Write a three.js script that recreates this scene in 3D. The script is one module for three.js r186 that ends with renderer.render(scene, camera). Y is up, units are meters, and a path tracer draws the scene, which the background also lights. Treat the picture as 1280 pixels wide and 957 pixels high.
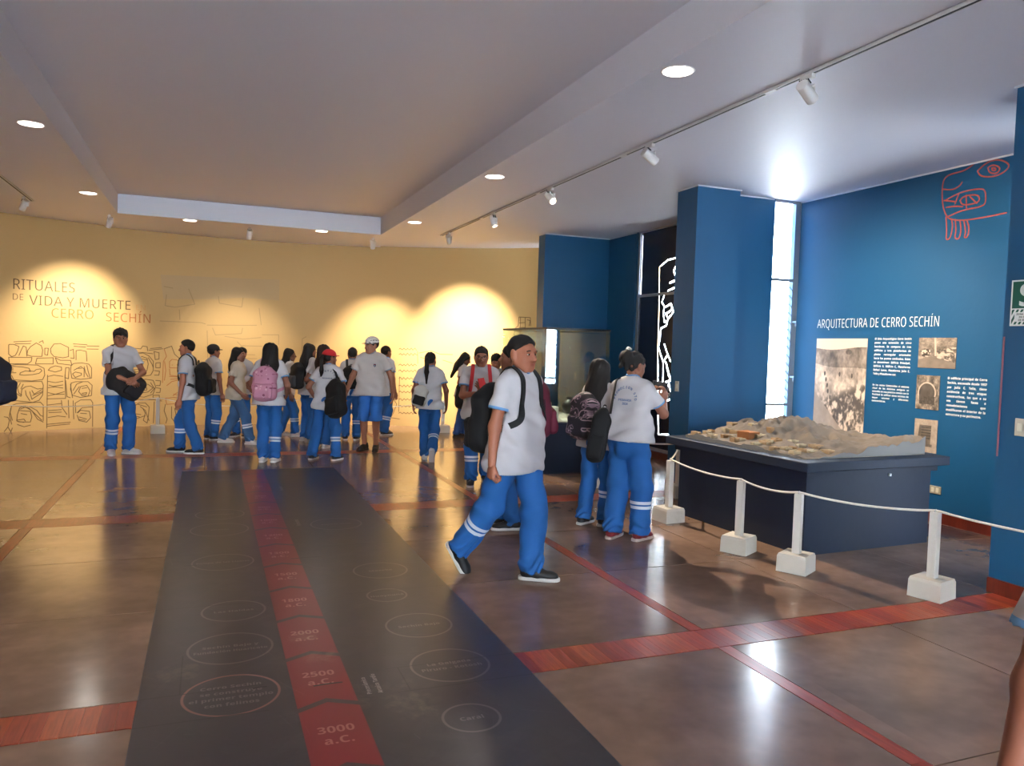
import * as THREE from 'three';
import { mergeGeometries } from 'three/addons/utils/BufferGeometryUtils.js';
import { RoundedBoxGeometry } from 'three/addons/geometries/RoundedBoxGeometry.js';
import { RectAreaLightUniformsLib } from 'three/addons/lights/RectAreaLightUniformsLib.js';

// ------------------------------------------------------------------ camera, sky, exposure
const scene = new THREE.Scene();
const camera = new THREE.PerspectiveCamera(52.82, 1280 / 957, 0.05, 120);
camera.position.set(0, 1.55, 0);
camera.rotation.set(-0.0462, -0.3758, 0.0304, 'YXZ');
scene.background = new THREE.Color().setRGB(0.78, 0.89, 1.0);
scene.backgroundIntensity = 45;
const renderer = new THREE.WebGLRenderer({ antialias: true });
renderer.toneMapping = THREE.LinearToneMapping;
renderer.toneMappingExposure = 1.04;
renderer.shadowMap.enabled = true;
renderer.shadowMap.type = THREE.PCFSoftShadowMap;
RectAreaLightUniformsLib.init();

// ------------------------------------------------------------------ helpers
const rad = (d) => (d * Math.PI) / 180;
let seed = 7;
const rnd = () => { seed = (Math.imul(seed, 1664525) + 1013904223) >>> 0; return seed / 4294967296; };
const rr = (a, b) => a + (b - a) * rnd();
const taken = new Map();
function numbered(n) { const k = taken.get(n) ?? 0; taken.set(n, k + 1); return k ? n + '_' + String(k).padStart(3, '0') : n; }
function shade(o) { o.traverse((m) => { if (m.isMesh) { m.castShadow = true; m.receiveShadow = true; } }); return o; }
function mesh(name, geo, mat, parent) { const m = new THREE.Mesh(geo, mat); m.name = name; m.castShadow = m.receiveShadow = true; if (parent) parent.add(m); return m; }
function thing(name, label, category, pos = [0, 0, 0], turn = 0, group) {
  const o = new THREE.Group(); o.name = numbered(name); scene.add(o); o.position.set(...pos); o.rotation.y = turn;
  o.userData = { label, category }; if (group) o.userData.group = group; return o;
}
function solo(name, geo, mat, label, category, group) { const m = mesh(numbered(name), geo, mat, scene); m.userData = { label, category }; if (group) m.userData.group = group; return m; }
function struct(name, geo, mat, label) { const m = geo ? mesh(numbered(name), geo, mat, scene) : new THREE.Group(); if (!geo) { m.name = numbered(name); scene.add(m); } m.userData = { kind: 'structure', label: label || name.replace(/_/g, ' ') }; return m; }
// box given by its extents, uv in metres
function boxE(x0, x1, y0, y1, z0, z1) {
  const g = new THREE.BoxGeometry(x1 - x0, y1 - y0, z1 - z0); g.translate((x0 + x1) / 2, (y0 + y1) / 2, (z0 + z1) / 2); return metreUV(g);
}
function metreUV(g) {
  const p = g.attributes.position, n = g.attributes.normal, uv = new Float32Array(p.count * 2);
  for (let i = 0; i < p.count; i++) {
    const ax = Math.abs(n.getX(i)), ay = Math.abs(n.getY(i)), az = Math.abs(n.getZ(i));
    if (ay >= ax && ay >= az) { uv[2 * i] = p.getX(i); uv[2 * i + 1] = p.getZ(i); } else if (ax >= az) { uv[2 * i] = p.getZ(i); uv[2 * i + 1] = p.getY(i); } else { uv[2 * i] = p.getX(i); uv[2 * i + 1] = p.getY(i); }
  }
  g.setAttribute('uv', new THREE.BufferAttribute(uv, 2)); return g;
}
const merged = (list) => mergeGeometries(list.map((g) => (g.index ? g.toNonIndexed() : g)));
function rbox(w, h, d, r, x = 0, y = 0, z = 0) { const g = new RoundedBoxGeometry(w, h, d, 2, r); g.translate(x, y, z); return g; }
function tube(points, r, seg = 40, rs = 8) { return new THREE.TubeGeometry(new THREE.CatmullRomCurve3(points.map((p) => new THREE.Vector3(...p))), seg, r, rs, false); }
function cyl(r0, r1, h, x, y, z, n = 20) { const g = new THREE.CylinderGeometry(r0, r1, h, n); g.translate(x, y, z); return g; }
// tiling value noise -> DataTexture
function hash(x, y, s) { let h = Math.imul(x, 374761393) + Math.imul(y, 668265263) + Math.imul(s, 1274126177); h = Math.imul(h ^ (h >>> 13), 1274126177); return ((h ^ (h >>> 16)) >>> 0) / 4294967296; }
function vnoise(x, y, per, s) {
  const ix = Math.floor(x), iy = Math.floor(y), fx = x - ix, fy = y - iy, u = fx * fx * (3 - 2 * fx), v = fy * fy * (3 - 2 * fy), m = (a) => ((a % per) + per) % per;
  const a = hash(m(ix), m(iy), s), b = hash(m(ix + 1), m(iy), s), c = hash(m(ix), m(iy + 1), s), d = hash(m(ix + 1), m(iy + 1), s);
  return a + (b - a) * u + (c - a) * v + (a - b - c + d) * u * v;
}
function fbm(x, y, per, s, oct = 4) { let t = 0, a = 0.5, n = 0; for (let i = 0; i < oct; i++) { t += a * vnoise(x, y, per, s + i); n += a; x *= 2; y *= 2; per *= 2; a *= 0.5; } return t / n; }
function dataTex(size, fn, metres, srgb) {
  const d = new Uint8Array(size * size * 4);
  for (let y = 0; y < size; y++) for (let x = 0; x < size; x++) { const c = fn(x / size, y / size), i = (y * size + x) * 4; if (typeof c === 'number') d[i] = d[i + 1] = d[i + 2] = Math.max(0, Math.min(255, c * 255)); else for (let k = 0; k < 3; k++) d[i + k] = Math.max(0, Math.min(255, c[k] * 255)); d[i + 3] = 255; }
  const t = new THREE.DataTexture(d, size, size); t.wrapS = t.wrapT = THREE.RepeatWrapping; t.magFilter = THREE.LinearFilter; t.minFilter = THREE.LinearMipmapLinearFilter; t.repeat.set(1 / metres, 1 / metres);
  if (srgb) t.colorSpace = THREE.SRGBColorSpace; t.needsUpdate = true; return t;
}
function canvasTex(w, h, draw, srgb = true) { const c = document.createElement('canvas'); c.width = w; c.height = h; draw(c.getContext('2d'), w, h); const t = new THREE.CanvasTexture(c); if (srgb) t.colorSpace = THREE.SRGBColorSpace; t.anisotropy = 8; return t; }
const std = (hex, o = {}) => new THREE.MeshStandardMaterial({ color: hex, roughness: 0.6, ...o });
const phys = (hex, o = {}) => new THREE.MeshPhysicalMaterial({ color: hex, roughness: 0.5, ...o });

// ------------------------------------------------------------------ materials
const plasterBump = dataTex(256, (u, v) => fbm(u * 24, v * 24, 24, 3, 4), 1.2);
const M = {};
M.ceiling = std('#dfdfe9', { roughness: 0.55, bumpMap: plasterBump, bumpScale: 0.0008 });
const concTex = dataTex(512, (u, v) => {
  const a = fbm(u * 5, v * 5, 5, 11, 6), b = fbm(u * 40, v * 40, 40, 21, 3), c = fbm(u * 3 + 0.3 * a, v * 9, 9, 31, 4);
  const t = 0.55 * a + 0.15 * b + 0.3 * c, l = 0.45 + 0.36 * (t - 0.5); return [l * 1.18, l * 0.94, l * 0.785];
}, 2.7, true);
const concBump = dataTex(512, (u, v) => 0.6 * fbm(u * 10, v * 10, 10, 41, 3) + 0.4 * fbm(u * 50, v * 50, 50, 51, 2), 1.9);
M.concrete = std('#ffffff', { map: concTex, roughness: 0.17, bumpMap: concBump, bumpScale: 0.0007 });
M.grout = std('#3a3028', { roughness: 0.9 });
const woodTone = ['#c2512c', '#ad4224', '#cc6038', '#a53d26', '#b84a30'];
const grain = dataTex(256, (u, v) => { const g = fbm(u * 24, v * 24, 24, 71, 3); const l = 0.84 + 0.3 * (g - 0.5); return [l, l, l]; }, 0.3, true); grain.repeat.y = 1 / 3;
M.planks = woodTone.map((c) => std(c, { map: grain, roughness: 0.28 }));
M.baseboard = std('#7c2f1e', { map: grain, roughness: 0.35 });
M.blue = std('#0d4f78', { roughness: 0.5, bumpMap: plasterBump, bumpScale: 0.0012 });
M.navy = std('#061930', { roughness: 0.55, bumpMap: plasterBump, bumpScale: 0.0006 });
M.whiteMetal = std('#d9d7d6', { roughness: 0.4 });
M.alu = std('#b9bcc0', { roughness: 0.35, metalness: 0.8 });
M.darkFrame = std('#2d3133', { roughness: 0.4, metalness: 0.4 });
M.glass = new THREE.MeshPhysicalMaterial({ color: '#ffffff', roughness: 0.02, transmission: 1, thickness: 0, ior: 1.5 });
M.lampGlow = new THREE.MeshStandardMaterial({ color: '#ffffff', emissive: '#fff6ea', emissiveIntensity: 6, roughness: 0.5 });
M.whitePaint = std('#d8d2c8', { roughness: 0.75, bumpMap: plasterBump, bumpScale: 0.002 });
M.plaster = std('#cfc8bb', { roughness: 0.8, bumpMap: plasterBump, bumpScale: 0.004 });
M.rope = std('#e2dccf', { roughness: 0.8 });

// ------------------------------------------------------------------ large structure
const H0 = 3.345, H1 = 3.365, H2 = 3.63;
const RW = 7.25, CX = 0.65, CZ = -7.6;
// floor: a grout bed with concrete slabs and wooden inlay planks lying in it
const floor = struct('floor', boxE(-8, 8, -0.16, -0.012, -16, 7), M.grout, 'polished brown concrete floor with red wooden inlay strips');
{
  const xs = [-7.5, -6.3, [-5.26, -5.18], -3.9, -2.6, [-1.37, -1.29], -0.03, 1.22, [2.52, 2.60], 3.72, 4.95, 6.4, 7.5];
  const zs = [-15.6, -14.5, -13.3, -12.2, [-11.1, -10.8], -9.66, -8.5, [-7.345, -7.035], -5.88, -4.72, [-3.56, -3.31], -2.07, -0.85, [0.3, 0.55], 1.8, 3.1, 4.4, 6.6];
  const lo = (e) => (Array.isArray(e) ? e[1] : e), hi = (e) => (Array.isArray(e) ? e[0] : e), gap = 0.0035;
  for (let i = 0; i + 1 < xs.length; i++) for (let j = 0; j + 1 < zs.length; j++) {
    const g = boxE(lo(xs[i]) + gap, hi(xs[i + 1]) - gap, -0.02, 0, lo(zs[j]) + gap, hi(zs[j + 1]) - gap);
    mesh('slab', g, M.concrete, floor);
  }
  const plankGeo = {};
  const plank = (x0, x1, z0, z1, along) => {
    const w = x1 - x0, d = z1 - z0, key = w.toFixed(3) + d.toFixed(3);
    if (!plankGeo[key]) plankGeo[key] = boxE(-w / 2, w / 2, -0.02, 0.0005, -d / 2, d / 2);
    const m = mesh('plank', plankGeo[key], M.planks[Math.floor(rnd() * 5)], floor); m.position.set((x0 + x1) / 2, 0, (z0 + z1) / 2);
  };
  // wide strip in front: short boards laid side by side
  for (let x = -1.29; x < -0.27; x += 0.064) plank(x + 0.0006, x + 0.0634, -3.556, -3.314);
  for (let x = 1.45; x < 4.93; x += 0.064) plank(x + 0.0006, x + 0.0634, -3.556, -3.314);
  // narrow strips running into depth: long boards, broken where a cross strip runs through
  const runs = [[-15.4, -11.1], [-10.8, -7.345], [-7.035, -3.56], [-3.31, 0.3]];
  for (const x of [-1.33, 2.56]) for (const [a, b] of runs) { const n = Math.max(1, Math.round((b - a) / 1.24)), L = (b - a) / n; for (let i = 0; i < n; i++) plank(x - 0.039, x + 0.039, a + i * L + 0.0015, a + (i + 1) * L - 0.0015); }
  // far strips: too far to tell the boards apart, longer pieces
  for (const [z0, z1] of [[-7.341, -7.039], [-11.096, -10.804]]) for (let x = -6.3; x < 4.9; x += 0.55) plank(x + 0.001, x + 0.549, z0, z1);
  for (let x = -6.3; x < 5.4; x += 0.55) plank(x, x + 0.549, 0.304, 0.546);
  for (let x = -6.3; x < -1.5; x += 0.55) plank(x, Math.min(x + 0.549, -1.375), -3.556, -3.314);
}
// ceiling: outer fields, ring of beams, deep middle coffer
struct('ceiling', merged([
  boxE(-1.62, 2.96, H0, 3.85, -16, -12.8), boxE(-1.62, -1.27, H0, 3.85, -12.8, 7), boxE(2.63, 2.96, H0, 3.85, -12.8, 7),
  boxE(-8, -1.62, H1, 3.85, -16, 7), boxE(2.96, 8, H1, 3.85, -16, 7), boxE(-1.27, 2.63, H2, 3.85, -12.8, 7),
]), M.ceiling, 'white plaster ceiling with a deep rectangular coffer between beams');

function arcWall(a0, a1, r0, r1, y0, y1, n) {
  const pos = [], nor = [], uv = [], quad = (P, N, U) => { for (const k of [0, 1, 2, 0, 2, 3]) { pos.push(...P[k]); nor.push(...(N[k] || N[0])); uv.push(...U[k]); } };
  const pt = (a, r, y) => [CX + Math.sin(a) * r, y, CZ - Math.cos(a) * r];
  for (let i = 0; i < n; i++) {
    const a = a0 + ((a1 - a0) * i) / n, b = a0 + ((a1 - a0) * (i + 1)) / n, na = [-Math.sin(a), 0, Math.cos(a)], nb = [-Math.sin(b), 0, Math.cos(b)], ra = na.map((v) => -v), rb = nb.map((v) => -v);
    quad([pt(a, r0, y0), pt(b, r0, y0), pt(b, r0, y1), pt(a, r0, y1)], [na, nb, nb, na], [[a * r0, y0], [b * r0, y0], [b * r0, y1], [a * r0, y1]]);
    quad([pt(b, r1, y0), pt(a, r1, y0), pt(a, r1, y1), pt(b, r1, y1)], [rb, ra, ra, rb], [[9, 0.1], [9, 0.1], [9, 0.2], [9, 0.2]]);
    quad([pt(a, r0, y1), pt(b, r0, y1), pt(b, r1, y1), pt(a, r1, y1)], [[0, 1, 0]], [[9, 0], [9, 0], [9, 0], [9, 0]]);
    quad([pt(a, r1, y0), pt(b, r1, y0), pt(b, r0, y0), pt(a, r0, y0)], [[0, -1, 0]], [[9, 0], [9, 0], [9, 0], [9, 0]]);
  }
  for (const [a, f] of [[a0, -1], [a1, 1]]) quad([pt(a, r0, y0), pt(a, r1, y0), pt(a, r1, y1), pt(a, r0, y1)], [[Math.cos(a) * f, 0, Math.sin(a) * f]], [[9, 0], [9, 0], [9, 0], [9, 0]]);
  const g = new THREE.BufferGeometry(); for (const [k, d, m] of [['position', pos, 3], ['normal', nor, 3], ['uv', uv, 2]]) g.setAttribute(k, new THREE.Float32BufferAttribute(d, m)); return g;
}
const MURAL = {"dark":[[-368,135,-367,136,-361,136,-354,133,-356,125,-359,119,-364,117,-368,121,-368,135],[-354,119,-351,127,-348,134,-344,132,-343,118],[-343,120,-342,127,-338,133,-330,139,-323,135,-321,128,-322,118,-337,118,-343,120],[-318,131,-313,131,-314,120,-318,121,-318,131],[-310,130,-305,138,-296,139,-284,133,-284,118,-292,116,-305,118,-309,123,-310,130],[-361,140,-337,142],[-359,137,-338,138],[-326,140,-321,143,-320,139],[-282,128,-277,130,-276,115,-281,116],[-273,128,-267,129,-258,127,-257,111],[-273,128,-273,113],[-368,116,-336,116,-337,110,-342,106,-367,106,-368,116],[-331,106,-329,115,-306,116,-306,106,-331,106],[-303,116,-296,112,-281,112,-279,104,-300,107,-303,116],[-277,139,-257,138],[-276,135,-259,134],[-257,136,-239,136],[-257,131,-240,131],[-368,103,-357,105,-328,104,-319,99,-318,88,-321,81,-336,79,-361,81,-364,88],[-368,100,-362,102,-349,101,-340,99,-338,94,-345,95,-352,92,-353,89,-347,88,-335,89,-326,91,-322,95,-324,98,-330,97,-333,94,-340,95],[-368,100,-362,99],[-368,97,-362,97],[-366,95,-362,94],[-364,92,-358,92],[-362,78,-322,78,-320,72,-321,56,-326,48,-335,45,-362,49,-365,57,-364,68,-362,78],[-356,76,-360,70,-359,61,-351,55],[-352,76,-356,68,-354,60,-350,57],[-348,74,-351,67],[-351,56,-350,66,-345,70,-338,71,-328,66,-321,67],[-345,64,-344,57,-339,48],[-339,62,-336,50,-322,60],[-335,56,-321,62],[-336,64,-333,58,-322,65],[-364,41,-357,44,-324,45,-320,40,-320,15],[-364,41,-366,30,-363,18],[-356,27,-353,37,-347,40,-340,39,-329,32,-324,24,-320,22],[-352,35,-345,38,-336,32,-328,18,-320,13],[-350,39,-340,36,-331,26,-322,16],[-354,33,-338,31,-336,22,-338,14,-354,15,-357,17,-356,27],[-351,28,-343,26],[-356,18,-347,19,-345,16],[-356,16,-347,14],[-356,11,-347,7,-338,9],[-313,96,-310,100,-303,103,-294,101,-294,96,-303,93,-313,96],[-313,86,-305,88,-292,86],[-313,78,-303,76,-292,78],[-312,72,-306,70,-292,72],[-313,68,-303,69,-292,67],[-313,60,-303,57,-290,61],[-313,55,-303,57,-290,57],[-315,50,-288,50],[-314,40,-294,42],[-313,31,-294,32],[-312,28,-294,28],[-313,20,-299,22,-288,20],[-315,9,-281,11],[-314,6,-282,8],[-314,88,-315,3],[-289,88,-288,51],[-288,100,-289,84,-284,82,-283,100,-288,100],[-288,79,-286,53,-281,51],[-281,73,-278,51],[-294,47,-293,35,-286,24],[-284,47,-283,18],[-277,46,-276,16],[-280,104,-276,107,-265,108,-254,106,-250,100,-250,83,-266,81,-279,83,-281,96,-280,104],[-278,90,-274,93,-265,91,-265,88,-274,84,-278,90],[-276,96,-266,102,-261,98,-261,85],[-272,99,-265,99],[-257,104,-255,94,-252,83],[-261,102,-259,92,-255,85],[-280,75,-274,77,-255,77,-249,71,-250,54,-266,51,-278,55,-281,65,-280,75],[-277,63,-272,73,-263,77],[-276,57,-268,69],[-269,61,-266,69,-257,71,-252,62,-255,53,-264,54,-269,61],[-264,58,-257,59,-258,56,-264,56],[-264,66,-257,67],[-274,42,-266,47,-251,47,-248,42,-248,2],[-274,42,-273,26],[-271,26,-264,34,-251,35,-248,35],[-270,26,-266,30,-253,28,-251,17,-257,10,-268,13,-271,22],[-268,19,-257,15],[-269,15,-259,13],[-266,25,-257,24],[-374,24,-369,23,-367,18,-369,8,-374,1],[-369,8,-365,0,-363,6],[-365,37,-367,26,-364,12],[-378,106,-373,109,-372,104],[-199,126,-173,127,-156,125],[-197,135,-175,133,-172,138,-165,137,-164,130],[-162,131,-140,134],[-160,134,-142,136],[-192,107,-190,117,-183,124,-171,126,-162,121,-155,112,-155,96,-159,88,-177,85,-189,90,-194,98,-192,107],[-187,107,-182,115,-173,120,-165,117,-163,107,-165,96,-173,88,-183,92,-190,100,-187,107],[-185,98,-173,97,-175,94,-183,94,-185,98],[-179,111,-169,111],[-163,118,-157,107,-155,101],[-182,118,-165,114],[-183,70,-179,79,-167,81,-155,79,-151,68,-155,55,-169,50,-187,52],[-181,66,-173,74,-163,72,-155,66,-163,59,-175,57,-181,66],[-171,65,-165,66,-165,62,-171,62,-171,65],[-159,75,-153,65,-159,57],[-186,34,-177,40,-167,40,-161,33,-162,18,-164,5,-170,10,-167,22,-171,31],[-190,23,-174,20],[-189,19,-176,16],[-184,12,-167,18],[-175,34,-167,27,-161,9],[-179,38,-165,33],[-154,129,-146,127,-146,116,-152,115,-154,129],[-151,109,-144,110,-144,101,-151,101,-151,109],[-153,96,-145,95,-146,88,-153,88],[-151,79,-143,78,-144,70,-150,70],[-150,66,-143,65,-144,58,-150,58],[-155,53,-145,53,-145,48,-155,48,-155,53],[-188,47,-153,45,-141,43],[-153,42,-154,5],[-145,42,-144,-2],[-138,134,-126,139,-121,125,-109,114,-103,110],[-135,37,-137,26,-132,11,-134,4],[-125,33,-125,13,-120,6,-116,10,-120,30]],"orange":[[-138,134,-134,121,-139,112,-140,75],[-137,112,-135,96,-137,79],[-129,112,-125,116,-117,115,-113,112,-112,101,-129,101,-129,112],[-125,106,-124,106],[-117,107,-116,106],[-129,99,-128,88,-113,86,-109,81],[-129,86,-113,85],[-127,81,-111,82],[-133,70,-125,77,-109,81],[-123,52,-117,57,-106,59],[-122,55,-110,52],[-135,48,-121,49,-108,47,-107,39,-133,37,-135,48]],"faint":[[-145,182,-78,182,-71,180],[-139,242,-125,240],[-135,228,-137,209,-121,207,-89,214,-99,240],[-114,203,-113,186],[-68,178,16,181],[-59,173,-54,161,-10,165,-8,175],[-50,230,-48,218,-10,213,-8,230],[-68,168,-66,114],[-38,159,-7,155,24,159],[-17,150,-10,143,26,143],[-7,127,14,127],[-4,120,17,120],[26,164,55,165,55,147],[97,123,97,159,104,163],[-70,139,-59,141],[20,212,24,182]],"dark2":[[261,86,262,61,272,56],[270,84,272,61],[278,93,278,27],[260,44,268,50,274,41,268,24,263,15,280,13],[311,142,312,119],[314,139,337,144,354,138,378,138],[317,131,329,128],[360,127,378,122],[496,159,496,189,503,195,504,211,526,210,527,195],[516,210,518,159],[505,200,516,201],[505,192,516,192],[496,184,524,184],[497,175,518,176],[497,167,519,168],[507,211,507,159],[520,206,526,205,524,195],[276,145,278,147,282,144,285,147,289,144,292,147,296,144,299,148,302,144,306,148,309,144],[276,135,279,137,282,134,285,137,289,134,292,138,296,134,299,138,303,134,306,138,310,135],[276,115,279,117,283,114,286,117,289,114,293,118,296,114,300,118,303,114,306,118,310,115],[276,104,279,106,283,102,286,106,290,103,293,106,296,103,300,106,303,103,307,107,310,103],[277,90,280,92,283,88,286,92,290,88,293,92,297,89,300,92,304,89,307,92,311,89],[277,76,280,77,284,74,287,78,290,74,294,78,297,74,301,78,304,75,307,78,311,75],[278,64,280,66,284,63,287,66,291,63,294,66,298,63,301,67,304,63,308,67,311,64],[278,50,281,52,284,48,288,52,291,49,294,52,298,49,301,52,305,49,308,53,312,49],[278,37,281,39,284,36,288,39,291,36,295,39,298,36,302,40,305,36,308,40,312,36],[278,24,281,26,285,23,288,26,292,23,295,26,298,23,302,27,305,23,309,27,312,24]]};

// print on the curved wall: lettering and the outlines of carved stones, laid out in metres along the wall
const WALLCOL = '#bd9c64';
const muralTex = canvasTex(2048, 688, (c, w, h) => {
  const k = w / 10, X = (s) => (s + 4.2) * k, Y = (y) => h - (y / 3.36) * h;
  c.fillStyle = WALLCOL; c.fillRect(0, 0, w, h);
  c.lineJoin = c.lineCap = 'round';
  // worn grey print of a stone wall above the reliefs
  c.fillStyle = 'rgba(150,140,135,0.22)';
  c.beginPath(); c.moveTo(X(-1.45), Y(2.62)); c.lineTo(X(0.55), Y(2.66)); c.lineTo(X(0.55), Y(2.28)); c.lineTo(X(-0.1), Y(2.3)); c.lineTo(X(-0.5), Y(2.25)); c.lineTo(X(-1.4), Y(2.2)); c.fill();
  const stroke = (list, col, lw) => { c.strokeStyle = col; c.lineWidth = lw; for (const l of list) { c.beginPath(); for (let i = 0; i < l.length; i += 2) { const x = X(l[i] / 100), y = Y(l[i + 1] / 100); if (!i) c.moveTo(x, y); else c.lineTo(x, y); } c.stroke(); } };
  stroke(MURAL.dark, '#4a3517', 2); stroke(MURAL.dark2, '#4a3517', 1.9); stroke(MURAL.orange, '#9a5620', 2); stroke(MURAL.faint, '#957c52', 2);
  const put = (t, x, y, hgt, width, col) => { c.font = Math.round((hgt * k) / 0.72) + 'px sans-serif'; c.fillStyle = col; const m = c.measureText(t).width; c.save(); c.translate(X(x), Y(y)); c.scale((width * k) / m, 1); c.fillText(t, 0, 0); c.strokeStyle = WALLCOL; c.lineWidth = 0.7; c.strokeText(t, 0, 0); c.restore(); };
  put('RITUALES', -3.64, 2.22, 0.16, 0.90, '#4a3316'); put('DE', -3.64, 2.05, 0.095, 0.17, '#4a3316'); put('VIDA Y MUERTE', -3.40, 1.99, 0.155, 1.50, '#4a3316'); put('EN', -1.84, 1.99, 0.09, 0.17, '#c08a4c');
  put('CERRO', -3.10, 1.80, 0.15, 0.64, '#85561c'); put('SECHÍN', -2.30, 1.78, 0.15, 0.72, '#96521c');
});
muralTex.repeat.set(1 / 10, 1 / 3.36); muralTex.offset.set(4.2 / 10, 0);
struct('wall_back', arcWall(rad(-92), rad(60), RW, RW + 0.25, 0, 3.6, 90), std('#ffffff', { map: muralTex, roughness: 0.62, bumpMap: plasterBump, bumpScale: 0.001 }), 'curved cream wall printed with outlines of carved stones and a title');
const cream = std(WALLCOL, { roughness: 0.62, bumpMap: plasterBump, bumpScale: 0.001 });
struct('wall_left', boxE(-6.85, -6.6, 0, 3.7, -7.6, 7), cream, 'plain cream side wall');
struct('wall_front', merged([boxE(-6.85, -2.6, 0, 3.7, 6, 6.25), boxE(1.4, 6.5, 0, 3.7, 6, 6.25), boxE(-2.6, 1.4, 2.6, 3.7, 6, 6.25)]), cream, 'cream wall with the wide entrance opening');
// blue walls on the right, a stepped facade with niches
const blueWalls = [
  ['wall_pier', boxE(4.93, 6.35, 0, 3.7, -11.5, -11.25), 'blue wall end beside the curved cream wall'],
  ['wall_niche', merged([boxE(6.08, 6.3, 0, 3.7, -11.5, -10.38), boxE(6.08, 6.14, 0, 3.7, -7.95, -7.4), boxE(6.08, 6.3, 0, 0.1, -10.38, -7.95)]), 'blue wall around the dark film window'],
  ['wall_column', merged([boxE(4.9, 5.46, 0, 3.7, -7.5, -7.12), boxE(5.46, 6.12, 0, 3.7, -7.5, -7.33)]), 'blue column and return wall beside the slit window'],
  ['wall_right', boxE(6.5, 6.6, 0, 3.7, -7.4, -3.35), 'blue wall carrying the white exhibition text'],
  ['wall_column', merged([boxE(4.93, 5.5, 0, 3.7, -3.6, -3.2), boxE(5.5, 6.12, 0, 3.7, -3.42, -3.25)]), 'blue column beside the right edge with the green sign'],
  ['wall_niche', boxE(6.08, 6.14, 0, 3.7, -3.3, 1.1), 'blue niche wall behind the viewer'],
  ['wall_return', boxE(4.93, 6.5, 0, 3.7, 1, 6.2), 'blue wall beside the entrance'],
  ['wall_slit', merged([boxE(6.12, 6.5, 0, 0.1, -7.45, -7.33), boxE(6.12, 6.5, 0, 0.1, -3.42, -3.3), boxE(6.1, 6.5, 3.36, 3.7, -7.45, -7.33), boxE(6.1, 6.5, 3.36, 3.7, -3.42, -3.3)]), 'blue sills of the slit windows'],
];
for (const [n, g, l] of blueWalls) struct(n, g, M.blue, l);
const bb = (x0, x1, z0, z1) => boxE(x0, x1, 0, 0.1, z0, z1);
struct('baseboard_right', merged([bb(6.485, 6.5, -7.33, -3.42), bb(4.885, 4.9, -7.515, -7.105), bb(4.885, 5.475, -7.12, -7.105), bb(5.46, 6.12, -7.33, -7.315), bb(4.915, 4.93, -3.6, -3.185), bb(6.065, 6.08, -11.25, -7.5), bb(4.915, 4.93, -11.5, -11.25), bb(4.93, 6.08, -11.25, -11.235), bb(4.915, 5.5, -3.2, -3.185), bb(4.915, 4.93, 1, 6)]), M.baseboard, 'red-brown wooden baseboard');

const tr = (x0, x1, z0, z1) => boxE(x0, x1, H1 - 0.014, H1 + 0.02, z0, z1);
struct('trim_1', merged([tr(6.488, 6.5, -7.33, -3.42), tr(4.888, 4.9, -7.512, -7.108), tr(4.888, 5.472, -7.12, -7.108), tr(5.46, 6.1, -7.33, -7.318), tr(4.918, 4.93, -3.612, -3.188), tr(6.068, 6.08, -11.25, -10.38), tr(4.918, 4.93, -11.5, -11.238), tr(4.93, 6.08, -11.25, -11.238)]), M.ceiling, 'thin white strip between the blue walls and the ceiling');
// windows ------------------------------------------------------------
function slitWindow(n, z, louvreLabel) {
  const w = struct('window_' + n, null, null, 'tall narrow slit window with glass louvres');
  mesh('frame', merged([boxE(6.1, 6.125, 0.1, 3.36, z - 0.04, z + 0.02), boxE(6.42, 6.47, 0.1, 3.36, z - 0.03, z + 0.03), boxE(6.125, 6.42, 3.33, 3.36, z - 0.03, z + 0.03), boxE(6.125, 6.42, 2.42, 2.455, z - 0.03, z + 0.03), boxE(6.125, 6.42, 0.955, 0.985, z - 0.03, z + 0.03), boxE(6.125, 6.42, 0.1, 0.13, z - 0.03, z + 0.03), boxE(6.47, 6.5, 0.1, 3.36, z - 0.03, z + 0.03)]), M.alu, w);
  mesh('pane', boxE(6.125, 6.42, 2.455, 3.33, z - 0.003, z + 0.003), M.glass, w);
  mesh('pane', boxE(6.125, 6.42, 0.13, 0.955, z - 0.003, z + 0.003), M.glass, w);
  const sg = boxE(-0.145, 0.145, -0.055, 0.055, -0.0025, 0.0025), hg = boxE(-0.008, 0.008, -0.045, 0.045, -0.008, 0.008);
  for (let i = 0; i < 14; i++) { const s = mesh('louvre', sg, M.glass, w); s.position.set(6.272, 1.04 + i * 0.1, z); s.rotation.x = -0.9; const c = mesh('clip', hg, M.alu, w); c.position.set(6.412, 1.04 + i * 0.1, z + 0.005); c.rotation.x = -0.9; }
  for (const y of [1.3, 1.95]) mesh('handle', merged([rbox(0.012, 0.02, 0.06, 0.004, 6.44, y, z + 0.06), rbox(0.012, 0.07, 0.014, 0.004, 6.44, y - 0.02, z + 0.09)]), M.alu, w);
}
slitWindow(1, -7.355); slitWindow(2, -3.4);
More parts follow.
